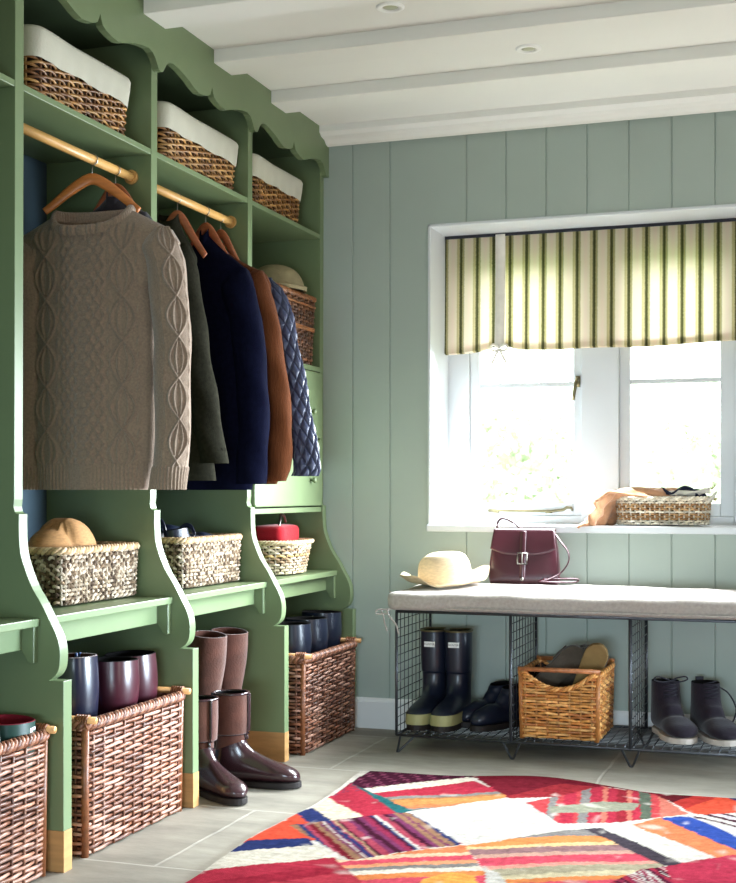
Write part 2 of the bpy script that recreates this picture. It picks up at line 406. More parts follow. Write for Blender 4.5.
# ------------------------------------------------------------------ window
win=struct(bpy.data.objects.new('window_1',None)); COL.objects.link(win); win.location=(0,0,0)
YI0,YI1=5.335,5.385
mb=MB()
mb.box(WX0,-1.392,YI0,YI1,WZ0,WZ1); mb.box(-.928,-.778,YI0-.006,YI1,WZ0,WZ1); mb.box(-.335,WX1,YI0,YI1,WZ0,WZ1)
mb.box(-1.392,-.335,YI0,YI1,WZ0,.852); mb.box(-1.392,-.335,YI0-.02,YI1,1.885,WZ1)
f=mb.build('window_frame','winwhite',win,smooth=False,bevel=.004); f['kind']='structure'
def casement(x0,x1,gx0,gx1,z0,z1,zb):
    mb=MB(); y0,y1=YI0+.012,YI0+.05
    mb.box(x0,gx0,y0,y1,z0,z1); mb.box(gx1,x1,y0,y1,z0,z1); mb.box(gx0,gx1,y0,y1,z0,z0+.05); mb.box(gx0,gx1,y0,y1,z1-.04,z1)
    mb.box(gx0,gx1,y0+.006,y1,zb-.009,zb+.009)
    c=mb.build('casement','winwhite',win,smooth=False,bevel=.003); c['kind']='structure'
    g=MB()
    for a,b in ((z0+.05,zb-.009),(zb+.009,z1-.04)): g.box(gx0,gx1,y0+.018,y0+.022,a,b)
    p=g.build('glass_pane','glass',c,smooth=False); p['kind']='structure'
    return c
c1=casement(-1.392,-.928,-1.352,-.962,.852,1.89,1.384)
c2=casement(-.778,-.335,-.735,-.388,.852,1.89,1.387)
# cockspur handle + stay
mb=MB(); mb.box(-.952,-.934,YI0+.004,YI0+.012,1.37,1.415)
mb.tube([(-.943,YI0+.006,1.398),(-.943,YI0-.02,1.40),(-.946,YI0-.026,1.385),(-.952,YI0-.026,1.345),(-.956,YI0-.022,1.315)],[.007,.007,.0075,.0065,.006],8)
h=mb.build('window_handle','brass',win); h['kind']='structure'
mb=MB(); mb.tube([(-1.31,YI0-.004,.872),(-1.26,YI0-.006,.872),(-1.05,YI0-.008,.870),(-1.0,YI0-.008,.876),(-.985,YI0-.008,.886),(-.968,YI0-.008,.884),(-.962,YI0-.008,.872)],[.007,.0055,.0055,.006,.006,.006,.005],8)
for x in (-1.28,-1.06): mb.box(x-.012,x+.012,YI0-.012,YI0+.012,.862,.871)
s_=mb.build('window_stay','brass',win); s_['kind']='structure'

# roman blind
bl=thing('roman_blind','olive and cream striped linen blind tied up across the top of the window','blind',(-.84,5.278,1.99))
nx,nz=260,40; bx0,bx1=-1.478,-.205
xs=np.linspace(bx0,bx1,nx); V=[]
def bot(x):
    d=abs(x+1.245)
    b=1.526+.022*math.exp(-(d/.05)**2)-.012*math.exp(-((d-.22)/.14)**2)
    if x>-1.245: b+= .006*math.sin((x+1.2)*9)
    return b
for j in range(nz+1):
    t=j/nz
    for x in xs:
        zb=bot(x); z=1.985+(zb-1.985)*t
        pinch=math.exp(-((x+1.245)/.03)**2)
        yy=.006*math.sin((x-bx0)*47)*t*.6 - .012*t + .014*pinch*t
        V.append((x+.84,yy,z-1.99))
F=[(j*nx+i,j*nx+i+1,(j+1)*nx+i+1,(j+1)*nx+i) for j in range(nz) for i in range(nx-1)]
MB().add(V,F).build('striped_cloth','blind',bl)
# the roll of folded cloth along the bottom
V=[];pn=14
for x in xs:
    zb=bot(x)
    for k in range(pn):
        a=2*PI*k/pn; V.append((x+.84,.004+.010*math.cos(a)+.014*math.exp(-((x+1.245)/.03)**2),zb-1.99+.012+.016*math.sin(a)))
F=[(i*pn+k,i*pn+(k+1)%pn,(i+1)*pn+(k+1)%pn,(i+1)*pn+k) for i in range(nx-1) for k in range(pn)]
MB().add(V,F).build('rolled_hem','blind',bl)
MB().box(bx0+.84,bx1+.84,-.004,.02,-.006,.006).build('headrail','ink',bl,smooth=False)
mb=MB(); P=[(-1.245+.84,-.01,0),(-1.243+.84,-.02,-.2),(-1.245+.84,-.026,-.46)]
mb.tube(crom(P,8),.0025,6,ry=.023,up=(1,0,0))
for sx in (-1,1):
    mb.tube(crom([(-.405,-.03,-.462),(-.405+sx*.022,-.036,-.448),(-.405+sx*.036,-.034,-.462),(-.405+sx*.02,-.034,-.474),(-.405,-.03,-.466)],5),.002,6,ry=.006)
    mb.tube(crom([(-.405,-.03,-.466),(-.405+sx*.014,-.034,-.492),(-.405+sx*.03,-.032,-.525)],5),.002,6,ry=.006)
mb.build('ribbon_tie','cream',bl)

# ------------------------------------------------------------------ cabinet
cab=thing('boot_room_cabinet','sage green built-in cubby cabinet with scalloped top along the left wall','cabinet',(-2.31,0,0))
CX=-2.31
def cbuild(mb,name,m='green',parent=None,bevel=.002,smooth=False):
    for i in range(len(mb.v)): mb.v[i]=mb.v[i]-np.array([CX,0,0])
    return mb.build(name,m,cab if parent is None else parent,smooth=smooth,bevel=bevel)
fr=[(-1.934,2.405),(-1.938,.93),(-1.940,.912),(-1.937,.899),(-1.932,.894),(-1.924,.893)]
cur=crom([(-1.924,.893),(-1.924,.845),(-1.920,.795),(-1.908,.757),(-1.888,.712),(-1.859,.668),(-1.836,.627),(-1.818,.595),(-1.808,.567),(-1.805,.54),(-1.808,.510),(-1.819,.490),(-1.838,.477)],4)
prof=fr+[tuple(p) for p in cur[1:]]+[(-1.795,.477)]
YU=[2.212,2.928,3.645,4.360,5.073]; TH=.038
for Yk in YU:
    poly=[(-2.31,2.405)]+prof+[(-1.795,.103),(-2.31,.103)]
    u=cbuild(MB().prism(poly,Yk-TH,Yk),'upright')
    cbuild(MB().box(-2.31,-1.794,Yk-TH-.0005,Yk+.0005,0,.103),'foot','rawwood',u,bevel=.001)
for k in range(4):
    a,b=YU[k],YU[k+1]-TH
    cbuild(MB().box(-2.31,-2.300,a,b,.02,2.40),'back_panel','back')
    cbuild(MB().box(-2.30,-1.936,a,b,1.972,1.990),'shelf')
    cbuild(MB().box(-2.30,-1.936,a,b,2.315,2.333),'shade_panel','greenshade')  # added panel that keeps the bay tops dark
    sd=cbuild(MB().box(-2.30,-1.862,a,b,.612,.632),'bench_seat')
    cbuild(MB().box(-1.918,-1.902,a,b,.553,.612),'apron','green',sd)
    for y0,y1 in ((a,a+.02),(b-.02,b)):
        br=[(-2.25,.612),(-1.868,.612),(-1.868,.522),(-1.876,.519),(-1.886,.524),(-1.893,.537),(-1.903,.548),(-1.918,.552),(-2.25,.552)]
        cbuild(MB().prism(br[::-1],y0,y1),'bracket','green',sd)
# rods
for a,b in ((YU[1],YU[2]-TH),(YU[2],YU[3]-TH)):
    mb=MB(); mb.tube([(-2.0,a+.002,1.907),(-2.0,(a+b)/2,1.907),(-2.0,b-.002,1.907)],.0135,16); r=cbuild(mb,'hanging_rod','rodwood',bevel=0,smooth=True)
    for yy in (a+.006,b-.006):
        mb=MB(); mb.tube([(-2.0,yy-.005,1.907),(-2.0,yy+.005,1.907)],.022,20)
        cbuild(mb,'rod_socket','rodwood',r,bevel=.001)
# bay 3: shelf, two drawers, rail
a,b=YU[3],YU[4]-TH
cbuild(MB().box(-2.30,-1.936,a,b,1.432,1.452),'shelf')
cbuild(MB().box(-2.30,-1.930,a,b,.868,.888),'drawer_rail')
for z0,z1 in ((.893,1.157),(1.163,1.428)):
    mb=MB(); 
    mb.slab(-.264/2+0,.264/2,-.33,.33,0,.02,rc=.016,re=.004,puff=0.,nc=4,ne=3)
    for i in range(len(mb.v)):
        v=mb.v[i].copy(); mb.v[i]=np.stack([-1.946+v[:,2]*1.0,(a+b)/2+v[:,1]*((b-a-.006)/.66),(z0+z1)/2+v[:,0]],1)
    d=cbuild(mb,'drawer','green',bevel=0)
    for yy in (4.49,4.905):
        mb=MB(); prof_k=[(.004,0),(.005,.008),(.011,.013),(.0125,.019),(.010,.024),(.004,.026)]
        mb.lathe(prof_k,16)
        for i in range(len(mb.v)):
            v=mb.v[i].copy(); mb.v[i]=np.stack([-1.926+v[:,2],yy+v[:,0],(z0+z1)/2-.03+v[:,1]],1)
        cbuild(mb,'knob','green',d,bevel=0,smooth=True)
    cbuild(MB().box(-2.28,-1.947,a+.03,b-.03,z0+.01,z1-.02),'drawer_box','greenshade',d,bevel=0)
# scalloped cornice
hp=[(0,2.282),(.006,2.268),(.014,2.254),(.03,2.246),(.06,2.239),(.10,2.235),(.135,2.243),(.165,2.254),(.20,2.263),(.24,2.271),(.28,2.275),(.305,2.270),(.322,2.258),(.334,2.243),(.343,2.231),(.352,2.227),(.358,2.227)]
lo=[]
for k in range(4):
    c=(YU[k]+YU[k+1])/2-TH/2; w=(YU[k+1]-YU[k])/2
    L_=[(c-d*w/.358,z) for d,z in hp[::-1]]; R_=[(c+d*w/.358,z) for d,z in hp[1:]]
    seg=L_+R_
    lo+=seg if not lo else seg[1:]
lo[-1]=(YU[4],2.227)
mb=MB(); n=len(lo)
V=[];F=[]
for X in (-1.912,-1.934):
    V+=[(X,y_,z_) for y_,z_ in lo]+[(X,y_,2.412) for y_,z_ in lo]
for i in range(n-1):
    F.append((i,i+1,n+i+1,n+i)); o=2*n
    F.append((o+i+1,o+i,o+n+i,o+n+i+1)); F.append((i+1,i,o+i,o+i+1)); F.append((n+i,n+i+1,o+n+i+1,o+n+i))
F.append((0,n,3*n,2*n)); F.append((n-1,3*n-1,4*n-1,2*n-1))
mb.add(V,F); cbuild(mb,'scalloped_cornice','green',bevel=0)

# ------------------------------------------------------------------ rug (patchwork kilim), pattern in floor coordinates
F_,PX_,PY_,YAW=1331.885,368.0,491.443,math.radians(18.97)
CAMH=.95
def fl(u,v):
    S,C=math.sin(YAW),math.cos(YAW); a=(u-PX_)/F_; t=CAMH/((v-PY_)/F_)
    return ((-S+C*a)*t,(C+S*a)*t)
rx0,rx1,ry0,ry1=-1.47,.35,2.25,4.27
gx=np.arange(rx0,rx1,.006); gy=np.arange(ry0,ry1,.008); NXg,NYg=len(gx),len(gy)
GX,GY=np.meshgrid(gx,gy)
def yfar(x): return .02*np.sin(x*5.2+.3)+.075*np.exp(-((x+.84)/.2)**2)-.03*np.exp(-((x+.5)/.12)**2)
tt=(GY-ry0)/(ry1-ry0)
PXw=GX+.010*np.sin(GY*7)*(1-(GX-rx0)/(rx1-rx0)); PYw=GY+tt**3*yfar(GX)
PZ=.007+.0015*np.sin(GX*14+GY*5)+.001*np.sin(GY*23)
jx=np.zeros_like(GX); 
def smooth_noise(sh,s,seed):
    r=np.random.RandomState(seed).normal(size=(sh[0]//s+3,sh[1]//s+3)); ii=np.arange(sh[0])/s; jj=np.arange(sh[1])/s
    i0=ii.astype(int); j0=jj.astype(int); fi=(ii-i0)[:,None]; fj=(jj-j0)[None,:]
    return r[i0][:,j0]*(1-fi)*(1-fj)+r[i0+1][:,j0]*fi*(1-fj)+r[i0][:,j0+1]*(1-fi)*fj+r[i0+1][:,j0+1]*fi*fj
QX=PXw+.0018*smooth_noise(GX.shape,3,1); QY=PYw+.003*smooth_noise(GX.shape,3,2)
RC=np.tile(np.array(lin((212,204,190))),(NYg,NXg,1))
def inpoly(poly):
    inside=np.zeros(GX.shape,bool); n=len(poly)
    for i in range(n):
        x1,y1=poly[i]; x2,y2=poly[(i+1)%n]
        c=((y1>QY)!=(y2>QY))&(QX<(x2-x1)*(QY-y1)/(y2-y1+1e-12)+x1); inside^=c
    return inside
def patch(px,col,d=None,bands=None):
    poly=[fl(*p) for p in px]; m=inpoly(poly)
    if bands is None: RC[m]=lin(col)
    else:
        a=np.array(fl(*d[0])); b=np.array(fl(*d[1])); ab=b-a
        t=((QX-a[0])*ab[0]+(QY-a[1])*ab[1])/(ab@ab)
        e=np.array([x[0] for x in bands]); idx=np.clip(np.searchsorted(e,t,side='right')-1,0,len(bands)-1)
        cc=np.array([lin(x[1]) for x in bands]); RC[m]=cc[idx][m]
def rbands(pal,n,seed):
    r=random.Random(seed); x=0; out=[]; ws=[r.uniform(.5,1.6) for _ in range(n)]; tot=sum(ws); prev=None
    for w in ws:
        c=r.choice([p for p in pal if p!=prev]); prev=c; out.append((x/tot,c)); x+=w
    return out
crim=(176,38,60); aub=(72,28,46); cream=(222,210,188); grey=(132,126,122); org=(226,132,64); teal=(36,98,100); navy=(44,54,102); rorg=(216,72,40); mag=(150,40,74); wht=(204,197,186); blue=(44,72,150); ch=(70,62,70); pink=(214,70,90); bur=(116,26,40)
patch([(330,799),(352,784),(377,769),(464,774),(475,779),(361,792)],aub)
patch([(361,791),(467,779),(474,784),(375,796)],cream)
patch([(372,796),(474,783),(515,799),(404,814)],crim,d=((388,795),(408,812)),bands=[(-9,crim),(.28,grey),(.42,(170,120,70)),(.52,org),(.8,(206,120,70)),(.95,grey)])
patch([(464,774),(560,774),(655,790),(604,789),(560,799),(511,801)],bur)
patch([(511,801),(505,799),(560,786),(604,789),(560,799)],(150,36,44))
patch([(328,800),(351,785),(402,815),(361,821)],crim)
patch([(351,785),(363,791),(412,813),(398,817)],teal)
patch([(311,810),(328,799.5),(364,819),(333,824)],(216,200,170))
patch([(296,816),(312,809),(334,824),(310,826)],navy)
patch([(240,846),(297,816),(310,826),(322,842),(280,846)],rorg)
patch([(220,858),(248,844),(307,840),(316,848),(270,852)],navy)
patch([(185,874),(227,855),(316,847),(338,860),(203,875)],(216,206,186))
pal=[mag,aub,navy,(120,50,90),(168,60,80),bur,(150,110,80)]
bd=rbands(pal,26,3)
bd=[(-9,bd[0][1])]+bd[1:]
bd+= [(.22,wht),(.25,navy),(.30,(190,160,120)),(.32,aub),(.62,wht),(.645,mag)]; bd=sorted(bd)
patch([(289,827),(411,814.5),(466,846),(351,863)],crim,d=((300,833),(432,822)),bands=bd)
patch([(186,876),(335,859),(366,890),(120,930),(100,900)],crim,d=((200,870),(260,920)),bands=[(-9,crim),(.3,(160,30,52)),(.45,(186,50,66)),(.7,crim)])
patch([(409,815),(456,807),(528,800.5),(560,824),(590,829),(466,848)],wht)
patch([(526,806),(559,798),(600,788),(656,797),(690,817),(623,824),(560,826)],crim,d=((540,806),(672,812)),bands=rbands([crim,(190,60,64),grey,(90,100,84),(150,34,46),crim,(200,110,90)],15,9))
patch([(548,810),(600,803),(640,806),(634,812),(585,815),(552,816)],(146,146,124))
patch([(600,787.5),(655,787),(736,799),(760,803),(760,818),(694,816.5),(655,797)],bur,d=((650,795),(730,808)),bands=[(-9,bur),(.2,(96,26,34)),(.45,(176,44,36)),(.7,rorg)])
patch([(723,797),(760,800),(760,806),(736,803)],navy)
patch([(632,827),(663,820),(760,862),(716,861)],org,d=((650,827),(676,818)),bands=[(-9,(226,116,66)),(.55,(220,128,70))])
patch([(661,821),(690,819),(770,853),(770,868)],blue)
patch([(690,818),(760,812),(790,836),(770,853)],wht,d=((700,826),(745,814)),bands=[(-9,wht),(.2,aub),(.27,wht),(.42,aub),(.52,(200,190,190)),(.66,aub),(.74,wht),(.88,mag)])
patch([(583,831),(601,829.5),(684,866),(662,869)],ch)
sb=[(-9,grey),(.06,org),(.20,(236,190,130)),(.26,(150,110,110)),(.38,(196,150,130)),(.45,pink),(.60,(228,150,130)),(.66,(170,160,130)),(.78,(206,190,150)),(.86,org),(.93,pink)]
patch([(464,848),(583,831),(664,868),(610,890),(500,890)],org,d=((520,838),(566,888)),bands=sb)
patch([(600,890),(640,872),(676,867),(690,900),(600,910)],crim,d=((600,885),(690,878)),bands=rbands([wht,crim,mag,wht,aub],34,5))
patch([(664,870),(684,865),(736,858),(790,850),(840,900),(690,910)],(186,44,72))
lb=[(-9,(214,120,70)),(.15,(226,190,150)),(.25,pink),(.38,(226,150,100)),(.48,grey),(.58,cream),(.7,org),(.85,pink)]
patch([(335,861),(352,863),(464,847),(505,900),(380,920),(366,890)],org,d=((400,853),(424,886)),bands=lb)
patch([(420,884),(450,874),(475,878),(485,905),(420,905)],(236,160,60))
patch([(484,868),(500,876),(520,905),(485,905)],wht)
# the parts nearer than the picture's lower edge
m=QY<2.75
RC[m]=np.array([lin(c) for c in (crim,wht,org,navy,mag,teal,grey)])[((np.floor(QX/.3)+2*np.floor(QY/.22)).astype(int))[m]%7]
m=(QX>.0)&(QY>2.75)&(QY<3.6)
RC[m]=np.array([lin(c) for c in (mag,crim,wht,aub,org)])[(np.floor((QX+QY*.4)/.06).astype(int))[m]%5]
# aubergine panel dots and woven streaks
dark=inpoly([fl(*p) for p in [(330,799),(352,784),(377,769),(464,774),(475,779),(361,792)]])
dm=dark&((np.floor(GX/.018).astype(int)+np.floor(GY/.03).astype(int))%3==0)&(np.random.RandomState(4).rand(*GX.shape)<.6)
RC[dm]=lin((128,58,84))
stk=1+.10*smooth_noise(GX.shape,2,11)+.10*np.repeat(np.random.RandomState(8).normal(size=(NYg,1)),NXg,1)*.5
wear=np.clip(smooth_noise(GX.shape,7,21)-1.0,0,1)*.6
RC=RC*stk[:,:,None]; RC=RC*(1-wear[:,:,None])+np.array(lin((222,212,198)))*wear[:,:,None]; gl=RC.mean(2,keepdims=True); RC=np.clip((RC*.9+gl*.1)*.68,.004,.95)
V=np.stack([PXw,PYw,PZ],2).reshape(-1,3)
idx=np.arange(NXg*NYg).reshape(NYg,NXg)
Fq=np.stack([idx[:-1,:-1],idx[:-1,1:],idx[1:,1:],idx[1:,:-1]],2).reshape(-1,4)
mb=MB(); mb.add(V,Fq,RC.reshape(-1,3))
# turned-down edges
for e in (idx[0,:],idx[-1,:],idx[:,0],idx[:,-1]):
    P=V[e].copy(); Q=P.copy(); Q[:,2]=.0005; k=len(e)
    mb.add(np.concatenate([P,Q]),[(i,i+1,k+i+1,k+i) for i in range(k-1)],np.tile(np.array(lin((96,34,44))),(2*k,1)))
M['kilim']=mat('kilim_wool',(0,0,0),1.,.6,420,.12,120,.0,attr=True)
tag(mb.build('kilim_rug','kilim'),'large multicoloured patchwork kilim rug on the stone floor','rug')

# ------------------------------------------------------------------ wire bench
BX=[-1.472,-1.050,-.633,-.215]; BY0,BY1=4.60,5.035; BZ0,BZ1=.068,.515
bench=thing('wire_bench','long dark wire mesh bench with open compartments below the window','bench',(-.84,4.82,0))
def bb_(mb,name,m='wire',parent=None,smooth=True):
    for i in range(len(mb.v)): mb.v[i]=mb.v[i]-np.array([-.84,4.82,0])
    return mb.build(name,m,bench if parent is None else parent,smooth=smooth)
def bar(mb,p,q,r=.004,n=6): mb.tube([p,q],r,n)
mb=MB()
for z in (BZ0,BZ1):
    for y_ in (BY0,BY1): bar(mb,(BX[0],y_,z),(BX[-1],y_,z),.005)
    for x_ in (BX[0],BX[-1]): bar(mb,(x_,BY0,z),(x_,BY1,z),.005)
bb_(mb,'frame')
for x_ in BX:
    mb=MB()
    for y_ in (BY0,BY1): bar(mb,(x_,y_,BZ0),(x_,y_,BZ1),.0055,8)
    ny=9
    for k in range(1,ny): yk=BY0+(BY1-BY0)*k/ny; bar(mb,(x_,yk,BZ0),(x_,yk,BZ1),.0017,5)
    nz_=14
    for k in range(nz_+1): zk=BZ0+(BZ1-BZ0)*k/nz_; bar(mb,(x_+.002,BY0,zk),(x_+.002,BY1,zk),.0017,5)
    bb_(mb,'mesh_divider')
for nm,z in (('mesh_shelf',BZ0),('mesh_top',BZ1)):
    mb=MB()
    for k in range(1,16): yk=BY0+(BY1-BY0)*k/16; bar(mb,(BX[0],yk,z),(BX[-1],yk,z),.0017,5)
    for k in range(1,40): xk=BX[0]+(BX[-1]-BX[0])*k/40; bar(mb,(xk,BY0,z+.003),(xk,BY1,z+.003),.0017,5)
    bb_(mb,nm)
for i,x_ in enumerate(BX):
    for y_,s in ((BY0,1),(BY1,-1)):
        mb=MB(); yt=y_+s*.012
        if i==0:
            P=[(x_+.012,yt,BZ0),(x_-.002,yt+s*.01,.012),(x_-.004,yt+s*.012,.004),(x_+.002,yt+s*.02,.006),(x_+.062,yt+s*.05,BZ0)]
        else:
            P=[(x_-.032,yt,BZ0),(x_-.008,yt+s*.012,.012),(x_,yt+s*.014,.004),(x_+.008,yt+s*.012,.012),(x_+.032,yt,BZ0)]
        mb.tube(crom(P,5),.0042,8); bb_(mb,'hairpin_leg')
# cushion
cu=thing('bench_cushion','long taupe linen seat cushion lying on the wire bench','cushion',(-.84,4.82,.52))
def wob(R):
    R=R.copy(); R[...,2]+=.0035*np.sin(R[...,0]*9+1)*np.sin(R[...,1]*11)*(R[...,2]>.03)+.002*np.sin(R[...,0]*31+R[...,1]*17)*(R[...,2]>.04)
    R[...,1]+=.003*np.sin(R[...,0]*14); return R
mb=MB(); mb.slab(-.668,.64,-.243,.236,.001,.066,rc=.035,re=.022,puff=.020,wob=wob); cob=mb.build('cushion_body','linen',cu)
mb=MB()
for z in (.012,):
    P=[(-.66,-.22,z),(-.3,-.247,z),(.0,-.245,z),(.3,-.247,z),(.62,-.247,z)]
    mb.tube(crom(P,10),.004,6)
mb.build('piping','linen',cu)
mb=MB()
for sx,l in ((-.012,.075),(.01,.085)):
    mb.tube(crom([(-.648,-.235,.006),(-.668+sx,-.245,.0),(-.66+sx,-.248,-.02),(-.645+sx*2,-.246,-l*.6),(-.635+sx*2,-.246,-l)],5),.003,6)
mb.tube(crom([(-.65,-.24,.0),(-.69,-.25,.004),(-.70,-.25,-.012),(-.66,-.246,-.012)],5),.003,6)
mb.build('tie','linen',cu)

# ------------------------------------------------------------------ footwear builder
def footwear(root,spec,shaft_m,foot_m,sole_m,split,inside='blackin',sole_h=.012,heel_h=.0,ex=2.3,length=None,trim=None):
    """spec rows: Px,Pz,Qx,Qz,b  (front point, back/bottom point, half width); first row = top opening"""
    S=crom(spec,5); ns=30; t=np.arange(ns)*2*PI/ns
    R=[]
    lift=sole_h+heel_h
    for px,pz,qx,qz,b in S:
        ct=np.sign(np.cos(t))*np.abs(np.cos(t))**(2/ex); st=np.sign(np.sin(t))*np.abs(np.sin(t))**(2/ex)
        cx,cz=(px+qx)/2,(pz+qz)/2; hx,hz=(px-qx)/2,(pz-qz)/2
        R.append(np.stack([cx+hx*ct,b*st,cz+hz*ct+sole_h],1))
    R=np.array(R); k=split*5
    sh=MB().rings(R[:k+1]).build('shaft',shaft_m,root)
    MB().rings(R[k:],True,False,True).build('foot',foot_m,root)
    # hollow inside
    top=R[0]; c=top.mean(0); I=[]
    for s,dz in ((1.0,0.),(.97,.002),(.92,-.002),(.90,-.03),(.86,-.10 if spec[0][1]>.2 else -.03)):
        q=c+(top-c)*s; q[:,2]+=dz; I.append(q)
    MB().rings(np.array(I),True,False,True).build('lining',inside,sh)
    # sole
    xs=np.concatenate([S[k:,2],[S[-1,2]]]); x0=min(S[:,2].min(),-.06); x1=S[:,0].max()
    n=60; out=[]
    for i in range(n+1):
        q=i/n; x=x0+(x1+.004-x0)*q
        w=.034*(math.sin(min(q/.18,1)*PI/2))**.6 if q<.4 else .034+.011*math.sin((q-.4)/.6*PI) 
        if q>.82: w*=max(0.03,math.sqrt(max(0,1-((q-.82)/.1801)**2)))
        out.append((x,w*spec[-3][4]/.043*1.02+.002))
    poly=[(x,w) for x,w in out]+[(x,-w) for x,w in out[::-1]]
    z1=sole_h+.006
    mb=MB(); mb.prism(poly[::-1],0,z1,'z') if True else None
    mb.build('sole',sole_m,root,smooth=False,bevel=.002)
    return R,S,sh
def tallspec(h,cal=1.0):
    return [(.058*cal,h,-.062*cal,h,.054*cal),(.057*cal,h*.8,-.064*cal,h*.8,.055*cal),(.052,h*.55,-.064,h*.55,.050),(.044,.17,-.052,.16,.040),(.047,.135,-.055,.10,.036),
            (.058,.115,-.068,.045,.036),(.074,.10,-.066,.004,.036),(.092,.09,.0,.002,.036),(.125,.075,.075,.002,.040),(.165,.060,.14,.002,.044),(.20,.048,.19,.003,.040),(.222,.034,.218,.006,.026),(.231,.02,.230,.010,.006)]
def wellspec(h,c=1.0):
    return [(.060*c,h,-.060*c,h,.052*c),(.060*c,h*.8,-.062*c,h*.8,.052*c),(.056*c,h*.55,-.064*c,h*.55,.050*c),(.050*c,.17,-.062*c,.16,.047*c),(.054*c,.135,-.064*c,.10,.045*c),
            (.064,.115,-.070,.045,.043),(.080,.10,-.068,.004,.042),(.10,.09,.0,.002,.043),(.13,.080,.075,.002,.047),(.165,.070,.14,.002,.049),(.20,.058,.19,.003,.044),(.222,.040,.218,.006,.029),(.231,.02,.230,.010,.007)]
def lowspec(h):
    return [(.035,h,-.055,h,.036),(.04,h*.8,-.058,h*.75,.036),(.05,h*.72,-.064,h*.4,.036),(.07,.085 if h>.1 else h*.75,-.062,.004,.036),(.10,.075 if h>.1 else h*.65,.02,.002,.037),(.135,.064,.09,.002,.041),(.175,.054,.155,.002,.045),(.21,.045,.2,.003,.040),(.232,.032,.228,.006,.026),(.241,.02,.240,.010,.006)]

G='boots and shoes stored in the room'
def at_dir(dx,dy): return math.atan2(dy,dx)
# boots standing in baskets
def basket_boot(name,label,loc,rz,h,mshaft,inside='blackin',extra=None,tilt=(0,0),cal=1.0):
    r=thing(name,label,'boot',loc,(tilt[0],tilt[1],rz),'boots standing in the floor baskets')
    footwear(r,tallspec(h,cal),mshaft,mshaft,'sole',4,inside)
    return r
b=basket_boot('riding_boot','navy leather tall boot with blue piping in the nearer middle basket',(-1.93,3.165,.02),2.95,.47,'navylea',inside='suede',tilt=(0,.03),cal=1.15)
mb=MB()
for yy in (-.052,-.038): mb.tube(crom([(.02,yy*1.0-.004,.485),(.018,yy-.006,.35),(.014,yy*.9-.004,.2)],6),.0045,6)
mb.build('piping','bluepipe',b)
basket_boot('leather_boot','burgundy leather tall boot at the centre of the nearer basket',(-1.92,3.335,.02),2.9,.440,'burg',tilt=(.02,.02),cal=1.3)
basket_boot('leather_boot','burgundy leather tall boot at the right end of the nearer basket',(-1.925,3.50,.02),2.9,.440,'burg',tilt=(-.04,.03),cal=1.25)
basket_boot('welly_boot','navy rubber welly in the far basket, nearest the upright',(-1.885,4.60,.02),2.8,.425,'navyrub',tilt=(0,.02),cal=1.3)
basket_boot('welly_boot','navy rubber welly in the middle of the far basket',(-1.885,4.765,.02),2.8,.43,'navyrub',tilt=(0,.02),cal=1.35)
w=basket_boot('welly_boot','navy rubber welly with side strap at the window end of the far basket',(-1.90,4.935,.02),2.8,.44,'navyrub',tilt=(.02,.0),cal=1.3)
mb=MB(); mb.tube(crom([(-.02,.066,.44),(.02,.07,.42),(.03,.068,.39),(.02,.066,.37)],5),.005,6); mb.build('buckle_strap','steel',w)
for i,(yy,xx,lb) in enumerate(((2.635,-1.90,'green rubber welly with red lining, left of the two in the nearest basket'),(2.79,-1.905,'green rubber welly with red lining, right of the two in the nearest basket'))):
    r=basket_boot('welly_boot',lb,(xx,yy,.02),2.9,.36,'greenrub',inside='redlin',tilt=(0,-.02),cal=1.2)
    mb=MB()
    n=8; A=np.linspace(-2.95,-2.55,n)
    P=np.array([(.0765*math.cos(a),.0745*math.sin(a)) for a in A])
    V=[(x,y_,.312) for x,y_ in P]+[(x,y_,.358) for x,y_ in P]
    mb.add(V,[(k,k+1,n+k+1,n+k) for k in range(n-1)]); mb.build('white_label','label',r)
# tall brown suede boots leaning at the back of the open bay
for (x_,y_,rz,lb) in ((-2.02,4.115,-.5,'tall brown suede boot at the back, left of the leaning pair'),(-1.995,4.243,-.6,'tall brown suede boot at the back, right of the leaning pair')):
    r=thing('suede_boot',lb,'boot',(x_,y_,.0),(0,.1,rz),'tall suede boots on the floor')
    footwear(r,tallspec(.455,1.12),'suede','suede','sole',4,'suede')
# short two-tone boots in front
for (x_,y_,rz,tl,lb) in ((-1.862,3.80,-.55,(0,-.02),'short plum leather boot with brown canvas shaft, left of the front pair'),(-1.82,3.945,.05,(.0,-.02),'short plum leather boot with brown canvas shaft, right of the front pair')):
    r=thing('country_boot',lb,'boot',(x_,y_,.0),(tl[0],tl[1],rz),'short two-tone boots on the floor')
    R,S,sh=footwear(r,tallspec(.285,.98),'suede','plum','sole',4,'blackin')
    mb=MB()   # leather strip down the front and the top binding
    fr_=R[:21,0,:]; mb.tube(fr_+np.array([.0015,0,0]),.004,6,ry=.010)
    bk=R[:21,15,:]; mb.tube(bk-np.array([.001,0,0]),.004,6,ry=.009)
    mb.tube(R[0],.004,6,closed=True); mb.build('leather_trim','plum',sh)
    mb=MB(); mb.tube([R[12,20],R[12,22],R[12,25],R[12,28],R[12,0]],.003,6,ry=.007)
    mb.build('ankle_strap','plum',sh)
